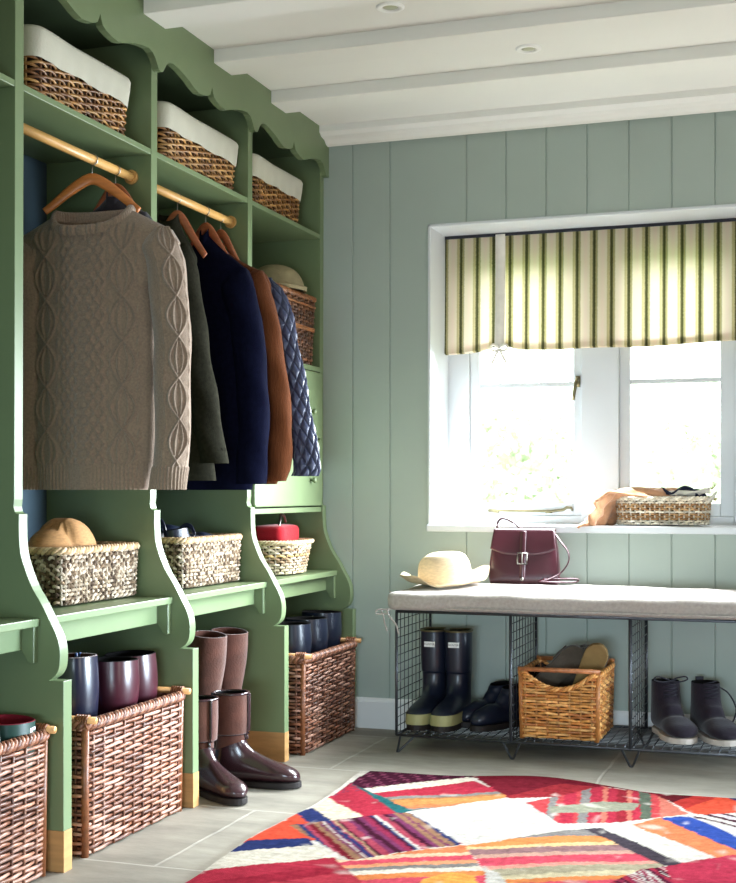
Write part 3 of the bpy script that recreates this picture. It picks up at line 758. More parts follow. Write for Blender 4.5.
# bench wellies
for (x_,y_,rz,lb) in ((-1.412,4.89,-PI/2-.05,'navy welly with pale toe band on the bench shelf, left of its pair'),(-1.318,4.89,-PI/2-.05,'navy welly with pale toe band on the bench shelf, right of its pair')):
    r=thing('welly_boot',lb,'boot',(x_,y_,.075),(0,0,rz),'navy wellies under the bench')
    R,S,sh=footwear(r,wellspec(.330,.98),'navyrub','navyrub','sole',4,'blackin',sole_h=.018)
    mb=MB(); mb.tube(R[0],.005,6,closed=True); mb.build('rim','brass',sh)
    # toe band: follows the foot outline
    mb=MB(); zz=[]
    o_=[]
    for i in range(30,len(S)):
        o_.append((S[i,0]*.5+S[i,2]*.5,S[i,4]))
    pts=[(x,-w*1.03-.001) for x,w in o_]+[(x,w*1.03+.001) for x,w in o_[::-1]]
    pts=np.array(pts); pts[:,0]+=.008*np.clip((pts[:,0]-.19)/.03,0,1); P0=np.concatenate([pts,np.full((len(pts),1),.022)],1); P1=np.concatenate([pts*np.array([.99,.985]),np.full((len(pts),1),.060)],1)
    mb.rings(np.array([P0,P1]),False); mb.build('foot_band','oliverub',r)
    mb=MB(); mb.box(.056,.0608,-.021,.021,.288,.308); lbm=mb.build('white_label','label',sh,smooth=False)
    tc=bpy.data.curves.new('label_text','FONT'); tc.body='HUNTER'; tc.size=.0105; tc.align_x='CENTER'; tc.align_y='CENTER'; tc.materials.append(M['ink'])
    tmp=bpy.data.objects.new('tmp',tc); COL.objects.link(tmp); dg=bpy.context.evaluated_depsgraph_get(); tm=bpy.data.meshes.new_from_object(tmp.evaluated_get(dg)); bpy.data.objects.remove(tmp)
    to=bpy.data.objects.new('label_text',tm); COL.objects.link(to); to.parent=sh; to.location=(.0612,0,.298); to.rotation_euler=(PI/2,0,PI/2); 
# clogs
for (x_,y_,rz,lb) in ((-1.170,4.955,PI+1.0,'dark green rubber clog on the bench shelf beside the wellies'),(-1.106,4.888,PI+1.0,'dark green rubber clog half behind the wire divider')):
    r=thing('garden_clog',lb,'shoe',(x_,y_,.075),(0,0,rz),'clogs under the bench'); r.scale=(.86,.92,1.2)
    footwear(r,[(.05,.105,-.055,.112,.038),(.058,.1,-.062,.085,.04),(.066,.092,-.068,.04,.04),(.078,.085,-.064,.004,.04)]+lowspec(.1)[4:],'navyrub','navyrub','sole',2,'blackin')
# ankle shoes
for i,(x_,y_,rz,lb) in enumerate(((-.548,4.915,-PI/2+.42,'black suede lace-up ankle shoe with pale sole, bow tied, near divider'),(-.408,4.925,-PI/2+.45,'black suede lace-up ankle shoe with pale sole at the picture edge'))):
    r=thing('ankle_shoe',lb,'shoe',(x_,y_,.075),(0,0,rz),'ankle shoes under the bench'); r.scale=(1.0,1.22,1.06)
    R,S,sh=footwear(r,[(.045,.165,-.055,.165,.040),(.05,.14,-.055,.14,.041),(.058,.115,-.06,.09,.041),(.072,.1,-.066,.04,.042),(.09,.09,-.06,.004,.042)]+[(a*.86+.02,b_,c*.86+.02,d_,e*1.08) for a,b_,c,d_,e in lowspec(.1)[4:]],'shoe','shoe','crepe',3,'blackin',sole_h=.013)
    mb=MB()
    for k in range(5):
        z=.12+.012*k+(0); px=.062-.004*k; mb.tube([(px-.004,-.02,z+.012),(px+.004,0,z+.016),(px-.004,.02,z+.02)],.0022,5)
    if i==0:
        for s in (-1,1): mb.tube(crom([(.048,0,.185),(.055,s*.02,.195),(.058,s*.042,.2),(.056,s*.05,.19),(.054,s*.03,.182),(.048,0,.182)],5),.0026,6)
    else:
        mb.tube(crom([(.05,.01,.175),(.05,.05,.15),(.05,.075,.1),(.05,.07,.06),(.06,.05,.03)],6),.0026,6)
        MB().box(-.066,-.06,-.012,.012,.15,.19).build('heel_tab','ink',sh,smooth=False)
    mb.build('laces','ink',sh)

# ------------------------------------------------------------------ baskets
brown=((130,80,56),(152,104,80),(102,60,42),(174,130,110))
def floor_basket(loc,ly,lx,h,label,rz=0.):
    r=thing('log_basket',label,'basket',loc,(0,0,rz),'big wicker baskets on the floor')
    mb=MB(); weave(mb,lx,ly,h,rc=.03,pitch=.052,row=.0122,amp=.0062,rh=.0046,cols=brown,slant=.0026,gap=.40,rimr=.0125,flare=1.02,z0=.004)
    for sx in (-1,1):
        for sy in (-1,1):
            mb.tube([(sx*(lx/2-.008),sy*(ly/2-.008),.0),(sx*(lx/2-.004),sy*(ly/2-.004),h+.02)],.011,8,col=np.tile(np.array(lin((120,70,40))),(2,1)))
    bo=mb.build('woven_body','wicker',r)
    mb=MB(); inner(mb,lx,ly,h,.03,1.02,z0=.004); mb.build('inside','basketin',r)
    for sy in (-1,1):
        mb=MB(); mb.tube([(-lx/2-.01,sy*(ly/2-.004),h+.022),(lx/2+.028,sy*(ly/2-.004),h+.022)],.0095,10,col=np.tile(np.array(lin((190,140,86))),(2,1)))
        for xx in (-lx/2+.03,lx/2-.012):
            for q in range(5):
                a=np.arange(12)*2*PI/12; mb.tube(np.stack([np.full(12,xx-.016+q*.008),sy*(ly/2-.004)+.0125*np.cos(a),h+.016+.017*np.sin(a)],1),.004,6,closed=True,col=np.tile(np.array(lin((126,74,42))),(12,1)))
        mb.build('handle_pole','wicker',r)
    return r
floor_basket((-2.005,3.297,0),.545,.385,.335,'big brown wicker basket of leather boots, between first and second uprights')
floor_basket((-2.005,2.585,0),.545,.36,.34,'big brown wicker basket of green wellies at the lower left edge')
floor_basket((-1.975,4.725,0),.545,.40,.335,'big brown wicker basket of navy wellies beside the window wall')
# top shelf baskets with liners
def top_basket(loc,ly,label):
    lx=.30; h=.175
    r=thing('lined_basket',label,'basket',loc,(0,0,0),'lined wicker baskets on the top shelf')
    mb=MB(); weave(mb,lx,ly,h,rc=.025,pitch=.044,row=.0098,amp=.0052,rh=.004,cols=((160,114,60),(186,140,80),(118,76,40),(140,96,48)),slant=.002,gap=.42,rim=False,flare=1.05,z0=.003)
    mb.build('woven_body','wicker',r)
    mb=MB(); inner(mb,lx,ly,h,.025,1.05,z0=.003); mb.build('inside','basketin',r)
    n=150; R=[]
    for z,o in ((.105,.011),(.12,.0125),(.15,.013),(.178,.013),(.187,.008),(.186,-.004),(.16,-.010)):
        X,Y,NX,NY,_=rrect(lx*(1+.05*z/h),ly*(1+.05*z/h),.03,n); q=np.arange(n)
        w=.0015*np.sin(q*.9)*(z<.14)+.0012*np.sin(q*.31+z*30)
        R.append(np.stack([X+NX*(o+w),Y+NY*(o+w),np.full(n,z)+(.003*np.sin(q*.35) if z<.11 else .0015*np.sin(q*.2))],1))
    MB().rings(np.array(R)).build('cloth_liner','liner',r); return r
top_basket((-2.125,3.278,1.990),.485,'wicker basket with white liner on the top shelf, nearest the camera')
top_basket((-2.125,4.025,1.990),.525,'wicker basket with white liner on the top shelf, middle bay')
top_basket((-2.125,4.672,1.990),.46,'wicker basket with white liner on the top shelf, next to the window wall')
# seagrass baskets on the seats
sea=((178,160,138),(156,136,112),(194,178,158),(112,92,72),(80,64,50))
def sea_basket(loc,ly,lx,h,label,group='seagrass baskets on the cabinet seats'):
    r=thing('seagrass_basket',label,'basket',loc,(0,0,0),group)
    mb=MB(); weave(mb,lx,ly,h,rc=.018,pitch=.0135,row=.0112,amp=.0040,rh=.0046,cols=sea,slant=.0028,gap=.42,cper=1,rimr=.009,flare=1.03,z0=.006,sub=4,rimcol=((186,156,120),(170,140,104),(200,172,138)),jit=.002)
    mb.build('woven_body','seagrass',r)
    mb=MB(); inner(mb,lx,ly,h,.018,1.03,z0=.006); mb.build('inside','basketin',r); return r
sea_basket((-2.10,3.375,.632),.415,.255,.145,'rectangular seagrass basket holding a straw hat on the seat')
sea_basket((-2.085,4.075,.632),.435,.26,.15,'rectangular seagrass basket of dark shoes on the middle seat')
r=thing('oval_basket','small oval two-tone woven basket holding a red bag on the seat','basket',(-2.02,4.735,.632))
def bands3(t): return ((206,190,160),(190,170,136)) if t<.25 or t>.85 else (((196,164,112),(178,146,96)) if .5<t<.66 or .2<t<.3 else ((186,168,140),(150,124,96),(206,190,164)))
mb=MB(); weave(mb,.22,.285,.118,rc=.10,pitch=.02,row=.0105,amp=.0036,rh=.0046,cols=sea,bands=bands3,slant=.0015,gap=.48,rimr=.007,flare=1.2,z0=.005,rimcol=((206,186,150),(190,166,128)))
mb.build('woven_body','seagrass',r); mb=MB(); inner(mb,.22,.285,.118,.10,1.2,z0=.005); mb.build('inside','basketin',r)
# items in those baskets
def hat(root,cr,chh,br,m,wave=.012,cz=1.0,pinch=.0,ell=1.2,notch=None,dome=False):
    n=72; t=np.arange(n)*2*PI/n; R=[]
    pro=[(.02,chh),(cr*.3,chh*.985),(cr*.52,chh*.92),(cr*.72,chh*.79),(cr*.88,chh*.58),(cr*.98,chh*.34),(cr*1.03,chh*.15),(cr*1.06,.012)]+[None]*0 if dome else [(.02,chh*.93),(cr*.35,chh*.95),(cr*.6,chh*1.0),(cr*.8,chh*.98),(cr*.92,chh*.88),(cr*.98,chh*.65),(cr*1.02,chh*.35),(cr*1.05,.012)]
    pro=pro+[(cr*1.12,.003),(cr*1.12+(br-cr*1.12)*.33,.0),(cr*1.12+(br-cr*1.12)*.66,.004),(br*.97,.012),(br,.014),(br*.97,.008)]
    for i,(r_,z_) in enumerate(pro):
        rr=r_*(1+.0*t); q=max(0,(r_-cr*1.1)/(br-cr*1.1))
        zz=z_+wave*q*(np.sin(2*t+.6)*1.2+.5*np.sin(5*t)+.25*np.sin(9*t+1))+.016*q*q
        if i<6: zz=zz-pinch*np.exp(-((np.sin(t)*r_)/(cr*.35))**2)*(r_<cr*.95)
        if notch is not None and i<7: zz=zz-.016*np.exp(-((rr*np.cos(t)*ell-notch)/.018)**2)-.018*(rr*np.cos(t)*ell<notch)
        e=ell if r_<cr*1.1 else 1+(ell-1)*.6
        R.append(np.stack([rr*np.cos(t)*e,rr*np.sin(t),zz],1))
    body=MB().rings(np.array(R),True,True,False).build('hat_body',m,root)
    sd=body.modifiers.new('sub','SUBSURF'); sd.levels=1; sd.render_levels=1
    return body
h1=thing('straw_hat','brown straw hat lying in the seagrass basket on the nearest seat','hat',(-2.08,3.335,.752),(.0,.0,1.57))
hat(h1,.084,.122,.100,'strawdk',.003,ell=1.75,notch=-.035,dome=True)
h2=thing('sun_hat','pale straw hat with wavy brim on the left end of the cushion','hat',(-1.342,4.79,.611),(.08,-.05,.1))
hat(h2,.082,.112,.152,'straw',.016,pinch=.022,ell=1.2)
h3=thing('felt_hat','greyish tan round hat on top of the dark basket beside the coats','hat',(-2.03,4.80,1.733),(0,.1,0))
hat(h3,.104,.10,.119,'grass',.001,ell=1.05,dome=True)
for (x_,y_,z_,rot,lb) in ((-2.14,3.97,.742,(.1,-.15,1.57),'dark leather shoe in the middle seagrass basket, toe up'),(-2.035,4.0,.728,(-.12,-.06,1.5),'dark leather shoe lying at the back of the middle seagrass basket')):
    r=thing('dark_shoe',lb,'shoe',(x_,y_,z_),rot,'shoes in the seagrass basket')
    footwear(r,lowspec(.085),'navyrub','navyrub','sole',2,'blackin')
    mb=MB(); mb.tube(crom([(.05,-.035,.07),(.06,-.02,.095),(.062,0,.105),(.06,.02,.095),(.05,.035,.07)],5),.004,6,ry=.009); mb.build('strap','navylea',r)
r=thing('red_bag','small red felt bag with grey ring handle in the oval basket','bag',(-2.03,4.80,.69),(0,0,.1))
mb=MB(); mb.slab(-.065,.065,-.12,.125,0,.128,rc=.03,re=.02,puff=.004); mb.build('bag_body','red',r)
mb=MB(); mb.tube(crom([(.03,-.085,.08),(.035,-.07,.13),(.03,-.03,.168),(.03,.01,.165),(.03,.035,.14)],6),.005,8); mb.build('handle','steel',r)
# mid-shelf basket in bay three
r=thing('wicker_hamper','dark brown wicker basket on the shelf above the drawers','basket',(-2.09,4.80,1.452))
mb=MB(); weave(mb,.27,.40,.262,rc=.02,pitch=.03,row=.0125,amp=.0045,rh=.004,cols=((96,62,40),(116,74,46),(80,50,34)),slant=.0015,gap=.5,rimr=.009,flare=1.06,z0=.003,rimcol=((150,98,58),(130,84,50)))
n=90
for zq in (.14,.148,.235):
    X,Y,NX,NY,_=rrect(.27*(1+.06*zq/.262),.40*(1+.06*zq/.262),.02,n); mb.tube(np.stack([X+NX*.006,Y+NY*.006,np.full(n,zq)],1),.005,6,closed=True,col=np.tile(np.array(lin((150,98,58))),(n,1)))
mb.build('woven_body','wicker',r); mb=MB(); inner(mb,.27,.40,.262,.02,1.06,z0=.003); mb.build('inside','basketin',r)
# bench basket with dipped front and bar
r=thing('handled_basket','square golden wicker basket with bar handle on the bench shelf','basket',(-.888,4.81,.075))
BWx,BWy,BWh=.275,.325,.238
def topf(x,y): return BWh-.012-(.055*max(0,1-(x/(BWx*.42))**2)) if abs(y)>BWy/2-.02 and abs(x)<BWx*.42 else BWh-.012
mb=MB(); weave(mb,BWx,BWy,BWh,rc=.022,pitch=.04,row=.0105,amp=.0045,rh=.0045,cols=((218,154,82),(198,130,64),(234,176,106),(176,108,54)),slant=.0015,gap=.5,rimr=.008,flare=1.03,z0=.004,top=topf)
for sx in (-1,1):
    for sy in (-1,1): mb.tube([(sx*(BWx/2-.006),sy*(BWy/2-.006),0),(sx*(BWx/2-.001),sy*(BWy/2-.001),BWh+.012)],.010,8,col=np.tile(np.array(lin((176,112,56))),(2,1)))
mb.build('woven_body','wicker',r); mb=MB(); inner(mb,BWx,BWy,BWh,.022,1.03,z0=.004,top=topf,drop=.004); mb.build('inside','basketin',r)
for sy in (-1,1):
    mb=MB(); mb.tube([(-BWx/2-.008,sy*(BWy/2+.002),BWh+.008),(BWx/2+.008,sy*(BWy/2+.002),BWh+.008)],.0085,10,col=np.tile(np.array(lin((176,112,70))),(2,1))); mb.build('bar_handle','wicker',r)
# slippers/sandals in it
for k,(x_,y_,z_,rot,ms,lb) in enumerate(((-.925,4.80,.30,(-1.35,-.75,.1),'greybrown','grey-brown felt sandal sticking up in the bench basket, left'),(-.885,4.865,.285,(-1.2,-.95,.25),'greybrown','grey-brown felt sandal in the bench basket, behind the first'),(-.81,4.81,.295,(-1.0,-1.1,-.5),'tan','sandal with tan cork sole in the bench basket, right side'))):
    r=thing('felt_sandal',lb,'shoe',(x_,y_,z_),rot,'sandals in the bench basket')
    out=[]; n=24
    for i in range(n+1):
        q=i/n; x=-.11+.235*q; w=.034+.012*q
        if q<.15: w*=math.sin(q/.15*PI/2)**.5
        if q>.75: w*=math.sqrt(max(.0,1-((q-.75)/.252)**2))
        out.append((x,max(w,.002)))
    poly=[(x,-w) for x,w in out]+[(x,w) for x,w in out[::-1]]
    MB().prism(poly,-.022,0,'z').build('sole',ms,r,smooth=False,bevel=.003)
    mb=MB(); R=[]
    for x,wd in ((.02,.043),(.05,.046),(.085,.046)):
        a=np.linspace(0,PI,14); R.append(np.stack([np.full(14,x),wd*np.cos(a),.05*np.sin(a)*(1.1-x*2)],1))
    mb.rings(np.array(R),False); so=mb.build('strap','greybrown',r); sm=so.modifiers.new('thick','SOLIDIFY'); sm.thickness=.006
# window sill basket
r=thing('sill_basket','low oval cream and brown striped basket with rope ears on the window sill','basket',(-.592,5.20,.8195),(0,0,0))
def bandw(t): return ((232,224,206),(220,208,186)) if t<.18 or .42<t<.58 or t>.86 else ((170,132,92),(150,112,76),(184,148,106))
mb=MB(); weave(mb,.335,.175,.098,rc=.08,pitch=.018,row=.0088,amp=.003,rh=.004,cols=((226,216,196),),bands=bandw,slant=.001,gap=.48,rimr=.0065,flare=1.06,z0=.004,rimcol=((232,224,206),(220,206,180)))
mb.build('woven_body','seagrass',r); mb=MB(); inner(mb,.335,.175,.098,.08,1.06,z0=.004); mb.build('inside','basketin',r)
for sx in (-1,1):
    mb=MB(); 
    for dy in (-.02,.02):
        mb.tube(crom([(sx*.172,dy-.02,.09),(sx*.19,dy*.6-.01,.115),(sx*.2,0,.128),(sx*.19,dy*.6+.01,.112),(sx*.172,dy+.02,.085)],5),.004,6)
    mb.build('rope_handle','cream',r)
def cloth(name,label,cat,loc,pts,width,m,seed,thick=.006,fold=.012,group=None,across=(0,1,0)):
    """a soft strip of cloth draped along pts"""
    P=crom(pts,10); n=len(P); k=24; R=[]; rr=np.random.RandomState(seed); ph=rr.uniform(0,6,4); ac=np.asarray(across,float)
    for i,p in enumerate(P):
        row=[]
        for j in range(k):
            q=j/(k-1)-.5; w=width*(1-.25*math.sin(i*.23+ph[0])**2)
            row.append(p+ac*(q*w)+np.array([fold*.4*math.sin(q*19+ph[2]),0,fold*math.sin(q*15+ph[1]+i*.11)+fold*.5*math.sin(q*31+ph[3]-i*.2)]))
        R.append(row)
    o=MB().rings(np.array(R),False).build(name,m); s=o.modifiers.new('thick','SOLIDIFY'); s.thickness=thick; s.offset=0
    return tag(o,label,cat,group)
cloth('wool_scarf','tan wool scarf hanging over the left end of the sill basket','scarf',None,[(-0.492,5.21,.925),(-0.572,5.19,.945),(-0.672,5.17,.945),(-0.742,5.15,.938),(-0.782,5.14,.905),(-0.794,5.13,.865),(-0.817,5.13,.832),(-0.847,5.125,.828)],.19,'scarf',3,thick=.009,fold=.012,across=(.45,.89,0))
cloth('navy_cloth','navy cotton cloth crumpled in the right half of the sill basket','cloth',None,[(-0.632,5.21,.915),(-0.592,5.19,.945),(-0.552,5.18,.935),(-0.502,5.20,.952),(-0.462,5.19,.94),(-0.432,5.19,.925)],.10,'navycot',8,fold=.012)
cloth('cream_cloth','cream cotton cloth folded over the navy one in the sill basket','cloth',None,[(-0.612,5.18,.925),(-0.552,5.165,.945),(-0.502,5.16,.942),(-0.452,5.17,.945),(-0.417,5.18,.955)],.045,'cream',12,fold=.006)

# ------------------------------------------------------------------ satchel
sa=thing('leather_satchel','burgundy leather satchel with buckle standing on the cushion','bag',(-1.078,4.955,.598),(-.10,0,.06))
mb=MB(); R=[]
for i in range(15):
    q=i/14; z=.205*q; w=.134-.022*q+.006*math.sin(q*PI); d=.045-.016*q
    if q<.1: d*=.8+2*q; w*=.95+.5*q
    n=40; t=np.arange(n)*2*PI/n; ex=.35
    R.append(np.stack([w*np.sign(np.cos(t))*np.abs(np.cos(t))**ex,d*np.sign(np.sin(t))*np.abs(np.sin(t))**ex,np.full(n,z)],1))
mb.rings(np.array(R),True,True,True); mb.build('bag_body','burg',sa)
# flap: over the top and down the front with a curved lower edge
nx_=30; rows=[]
for j in range(16):
    q=j/15; row=[]
    for i in range(nx_):
        s=i/(nx_-1)*2-1; edge=.075+.024*(1-abs(s)**3) 
        if q<.25: a=q/.25; yy=.028-.060*a; z=.208+.004*math.sin(a*PI); w=.114
        else:
            a=(q-.25)/.75; z=.207-(edge)*a; yy=-.033-.017*a-.003*math.sin(a*PI); w=.114+.010*a
        row.append((w*s,yy,z))
    rows.append(row)
fo=MB().rings(np.array(rows),False).build('flap','burg',sa); sm=fo.modifiers.new('t','SOLIDIFY'); sm.thickness=.004; sm.offset=1
mb=MB(); mb.tube(crom([(0,-.04,.2),(0,-.05,.15),(0,-.0565,.1),(0,-.056,.05),(0,-.054,.022)],6),.003,6,ry=.0125,up=(1,0,0)); stp=mb.build('front_strap','burg',sa)
mb=MB(); 
P=[(-.018,-.061,.075),(.018,-.061,.075),(.018,-.061,.115),(-.018,-.061,.115)]
mb.tube(np.array([P[0],(0,-.063,.075),P[1],(.018,-.063,.095),P[2],(0,-.063,.115),P[3],(-.018,-.063,.095)]),.003,6,closed=True); mb.tube([(0,-.0635,.075),(0,-.066,.09),(0,-.064,.1155)],.002,6)
mb.build('buckle','steel',stp); mb=MB()
a=np.arange(14)*2*PI/14; mb.lathe([(.0,0),(.007,.001),(.007,.004),(.0,.005)],14)
mb.v[-1]=np.stack([mb.v[-1][:,0],-.058-mb.v[-1][:,2],.018+mb.v[-1][:,1]],1)
mb.build('stud','steel',stp)
mb=MB(); mb.tube(crom([(-.108,0,.205),(-.105,-.005,.235),(-.085,-.008,.25),(-.05,-.008,.238),(-.02,-.006,.214)],6),.004,6,ry=.010,up=(0,1,0)); mb.build('top_handle','burg',sa)
mb=MB(); mb.tube(crom([(.116,.0,.19),(.135,-.01,.165),(.165,-.02,.125),(.168,-.03,.085),(.14,-.035,.045),(.09,-.075,.016),(.07,-.085,.010),(.10,-.085,.009),(.16,-.06,.010),(.20,-.045,.013),(.205,-.04,.022),(.17,-.04,.024),(.12,-.055,.022),(.08,-.07,.020)],6),.0028,6,ry=.0095,up=(0,1,.4)); mb.build('shoulder_strap','burg',sa)

# ------------------------------------------------------------------ hangers and clothes
def hanger(y_,label,m='hangwood',z=1.907,rz=0.,steep=False):
    r=thing('coat_hanger',label,'hanger',(-2.0,y_,z),(0,0,rz),'wooden hangers on the rods')
    mb=MB()
    A=[(a,) for a in ()]
    P=[(-.138,-.006,-.150),(-.115,-.002,-.132),(-.08,.0,-.102),(-.035,0,-.070),(0,0,-.056),(.035,0,-.070),(.08,0,-.102),(.115,-.002,-.132),(.138,-.006,-.150)]
    if steep: P=[(-.115,-.004,-.19),(-.08,0,-.148),(-.05,0,-.108),(-.022,0,-.070),(0,0,-.056),(.022,0,-.070),(.05,0,-.108),(.08,0,-.148),(.115,-.004,-.19)]
    P=crom(P,5); hh=np.interp(np.abs(P[:,0]),[0,.05,.148],[.017,.016,.010])
    mb.tube(P,.006,10,ry=hh); mb.build('shoulder_bar',m,r)
    mb=MB(); H=[(0,0,-.05),(0,0,-.025),(0,.0,-.0165)]
    t=np.linspace(-PI/2,PI*.95,14); 
    Q=[(.0165*math.cos(a),0,.0165*math.sin(a)) for a in t]
    mb.tube(np.array([(0,0,-.05),(0,0,-.034),(0,0,-.02)]+Q),.0018,6); mb.build('hook','steel',r)
    return r
hanger(3.372,'pale wooden hanger holding the cable knit sweater',rz=.26)
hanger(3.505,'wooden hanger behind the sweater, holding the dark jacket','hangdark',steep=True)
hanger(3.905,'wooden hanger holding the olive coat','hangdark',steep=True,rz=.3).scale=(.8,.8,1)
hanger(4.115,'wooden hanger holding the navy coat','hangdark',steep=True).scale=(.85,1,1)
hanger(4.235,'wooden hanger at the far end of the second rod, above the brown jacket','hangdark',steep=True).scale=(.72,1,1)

def ridge(d,w): return np.exp(-(d/w)**2)
def cable_front(s,z):
    h=np.zeros_like(s)
    # centre lattice
    a=(s/.028+z/.046); b=(s/.028-z/.046)
    da=np.abs(a-np.round(a))*.022; db=np.abs(b-np.round(b))*.022
    cen=np.clip((.075-np.abs(s))/.008,0,1); h+=cen*np.maximum(ridge(da,.0032),ridge(db,.0032))
    for sgn in (-1,1):
        c=sgn*.125; u=s-c; P=.125; ph=z/P*PI
        w=.036*np.abs(np.sin(ph)); side=np.clip((.046-np.abs(u))/.006,0,1)
        dia=np.maximum(ridge(np.abs(u)-w,.0036),.8*ridge(np.abs(u)-w*.45,.003)*(w>.014))
        h+=side*dia
        for e in (.082,.169):
            tw=np.sin((z/.022)*PI+np.abs(s-sgn*e)*200); h+=.7*ridge(s-sgn*e,.0055)*(.55+.45*tw)
    return h
def ribs(s,p=.0115): return .5+.5*np.sin(s*2*PI/p)

def garment(name,label,cat,cx,cy,sil,hem,m,depth=.045,leftmax=.27,neckw=.07,neckd=.03,dip=.03,sleeve_r=.05,sleeve_end=None,relief=None,n=96,rings=70,sl_in=.05,body_in=.03,group=None,fold=.006,seed=1,collar=None,sl_y=-.02,ex=.62,hem_taper=0.,z0off=0.,sleeve_out=None):
    """sil: rows (z, x of the right outline), hem upward; sleeve follows that outline, body sits inside it"""
    sil=np.array(sil); zs=sil[:,0]; xr=sil[:,1]; rr=np.random.RandomState(seed); ph=rr.uniform(0,6,5)
    r=thing(name,label,cat,(cx,cy,hem),(0,0,0),group); zn=zs[-1]; zsh=zs[-3]
    t=np.arange(n)*2*PI/n; c,s_=np.cos(t),np.sin(t); C=np.sign(c)*np.abs(c)**ex; S=np.sign(s_)*np.abs(s_)**.85
    R=[]; zl=np.linspace(hem,zn,rings)
    for z in zl:
        w=np.interp(z,zs,xr)-cx
        low=np.clip((zsh-.04-z)/.12,0,1)
        w=w-body_in*low*1.0
        if sleeve_end is not None: w=min(w, (np.interp(max(z,hem),zs,xr)-cx))
        wl=min(w,leftmax-.05*low)
        up=np.clip((z-(zn-.12))/.12,0,1)
        d=depth*(1-.25*up)*(1-up)+neckd*up if up>0 else depth
        if hem_taper: 
            ht=np.clip(1-(z-hem)/.08,0,1); w-=hem_taper*ht; wl-=hem_taper*ht
        ww=np.where(C>0,w,wl)
        x=C*ww; yy=S*d
        amp=fold*np.clip((zsh-z)/.5,0,1)
        yy=yy+amp*(np.sin(x*26+ph[0]+z*1.5)+.5*np.sin(x*53+ph[1]-z*2))*np.abs(S)
        zz=np.full(n,z)-dip*up*up*np.clip(-s_,0,1)
        if relief is not None:
            h=relief(x,zz,'body'); front=np.clip(-S*1.6,0,1); yy=yy-h*front
        R.append(np.stack([x,yy,zz-hem],1))
    R=np.array(R)
    MB().rings(R,True,False,False).build('body',m,r)
    # inside of the hem and neck
    lo=[R[0],R[0]*np.array([.96,.86,1])+np.array([0,0,.002]),R[0]*np.array([.9,.6,1])+np.array([0,0,.05])]
    hi=[R[-1]*np.array([.97,.95,1]),R[-1]*np.array([.93,.85,1])-np.array([0,0,.03]),R[-1]*np.array([.8,.6,1])-np.array([0,0,.07])]
    mb=MB(); mb.rings(np.array(lo)[::-1],True,True,False); mb.rings(np.array(hi),True,False,True); mb.build('lining','blackin' if m!='sweater' else m,r)
    if collar: collar(r,R,hem)
    se=hem if sleeve_end is None else sleeve_end
    ns=48 if relief is None else 220; nzs=60 if relief is None else 300
    for side in (1,-1):
        tt=np.arange(ns)*2*PI/ns; Q=[]
        zl=np.linspace(zsh+.005,se,nzs)
        for z in zl:
            xo=np.interp(z,zs,xr)-cx if z<zsh else xr[-3]-cx
            if sleeve_out is not None: xo=np.interp(z,[p[0] for p in sleeve_out],[p[1] for p in sleeve_out])-cx
            if side<0: xo=min(xo,leftmax)
            q=np.clip((zsh+.005-z)/.07,0,1); rad=sleeve_r*(.35+.65*math.sin(q*PI/2))*(1-.12*np.clip((zsh-z)/.6,0,1))
            xc=xo-rad; 
            x=xc+rad*np.cos(tt); yy=sl_y+rad*.85*np.sin(tt)*min(1,depth*1.25/sleeve_r/.85)
            yy=yy+.003*np.sin(z*34+ph[2]+tt*2)*q; x=x+.0025*np.sin(z*27+ph[3])*q
            if relief is not None:
                h=relief(tt,np.full(ns,z),'sleeve'); x=x+h*np.cos(tt); yy=yy+h*np.sin(tt)
            if side<0: x=-x
            Q.append(np.stack([x,yy,np.full(ns,z-hem)],1))
        Q=np.array(Q)
        if relief is not None: pass
        if side<0: Q=Q[:,::-1,:]
        inn=[Q[-1],(Q[-1]-Q[-1].mean(0))*np.array([.88,.88,1])+Q[-1].mean(0)+np.array([0,0,.001]),(Q[-1]-Q[-1].mean(0))*np.array([.8,.8,1])+Q[-1].mean(0)+np.array([0,0,.05])]
        mb=MB(); mb.rings(Q,True,True,False); mb.rings(np.array(inn),True,False,True); so=mb.build('sleeve',m,r)
        if collar and cat=='coat' and name=='navy_coat' and side>0:
            mb=MB()
            for k in range(3):
                z=se-hem+.03+.022*k; xo=np.interp(se+.03,zs,xr)-cx
                mb.lathe([(.0,0),(.006,.001),(.006,.004),(0,.005)],12); v=mb.v[-1]; mb.v[-1]=np.stack([xo-.055+v[:,0],sl_y-.036-v[:,2],z+v[:,1]],1)
            mb.build('cuff_button','ink',so)
    return r,R

def stand_collar(mname,hh=.03):
    def f(r,R,hem):
        T=R[-1]; Q=[]
        for z,s in ((-.012,1.04),(0,1.02),(hh*.5,.97),(hh,.96),(hh+.003,.92),(hh,.88),(-.01,.86)):
            q=T*np.array([s,s,1]); q[:,2]+=z; Q.append(q)
        MB().rings(np.array(Q)).build('collar',mname,r)
    return f
def knit_collar(r,R,hem):
    T=R[-1]; n=len(T); m=360; ii=np.linspace(0,n,m,endpoint=False); Tt=np.stack([np.interp(ii,np.arange(n+1),np.append(T[:,k],T[0,k])) for k in range(3)],1)
    c=Tt.mean(0); rad=Tt-c; rad[:,2]=0; rl=np.linalg.norm(rad,axis=1,keepdims=True); un=rad/rl
    al=np.cumsum(np.linalg.norm(np.diff(np.vstack([Tt,Tt[:1]]),axis=0),axis=1)); rb=.0016*(ribs(al,.0085))
    Q=[]
    for z,o,f in ((-.016,.004,1),(-.008,.008,1),(.004,.008,1),(.012,.004,1),(.014,.0,0),(.012,-.006,1),(.0,-.009,1),(-.02,-.010,1)):
        q=Tt+un*(o+(rb*f*np.sign(o+.0001))[:,None]); q[:,2]+=z; Q.append(q)
    MB().rings(np.array(Q)).build('collar','sweater',r)

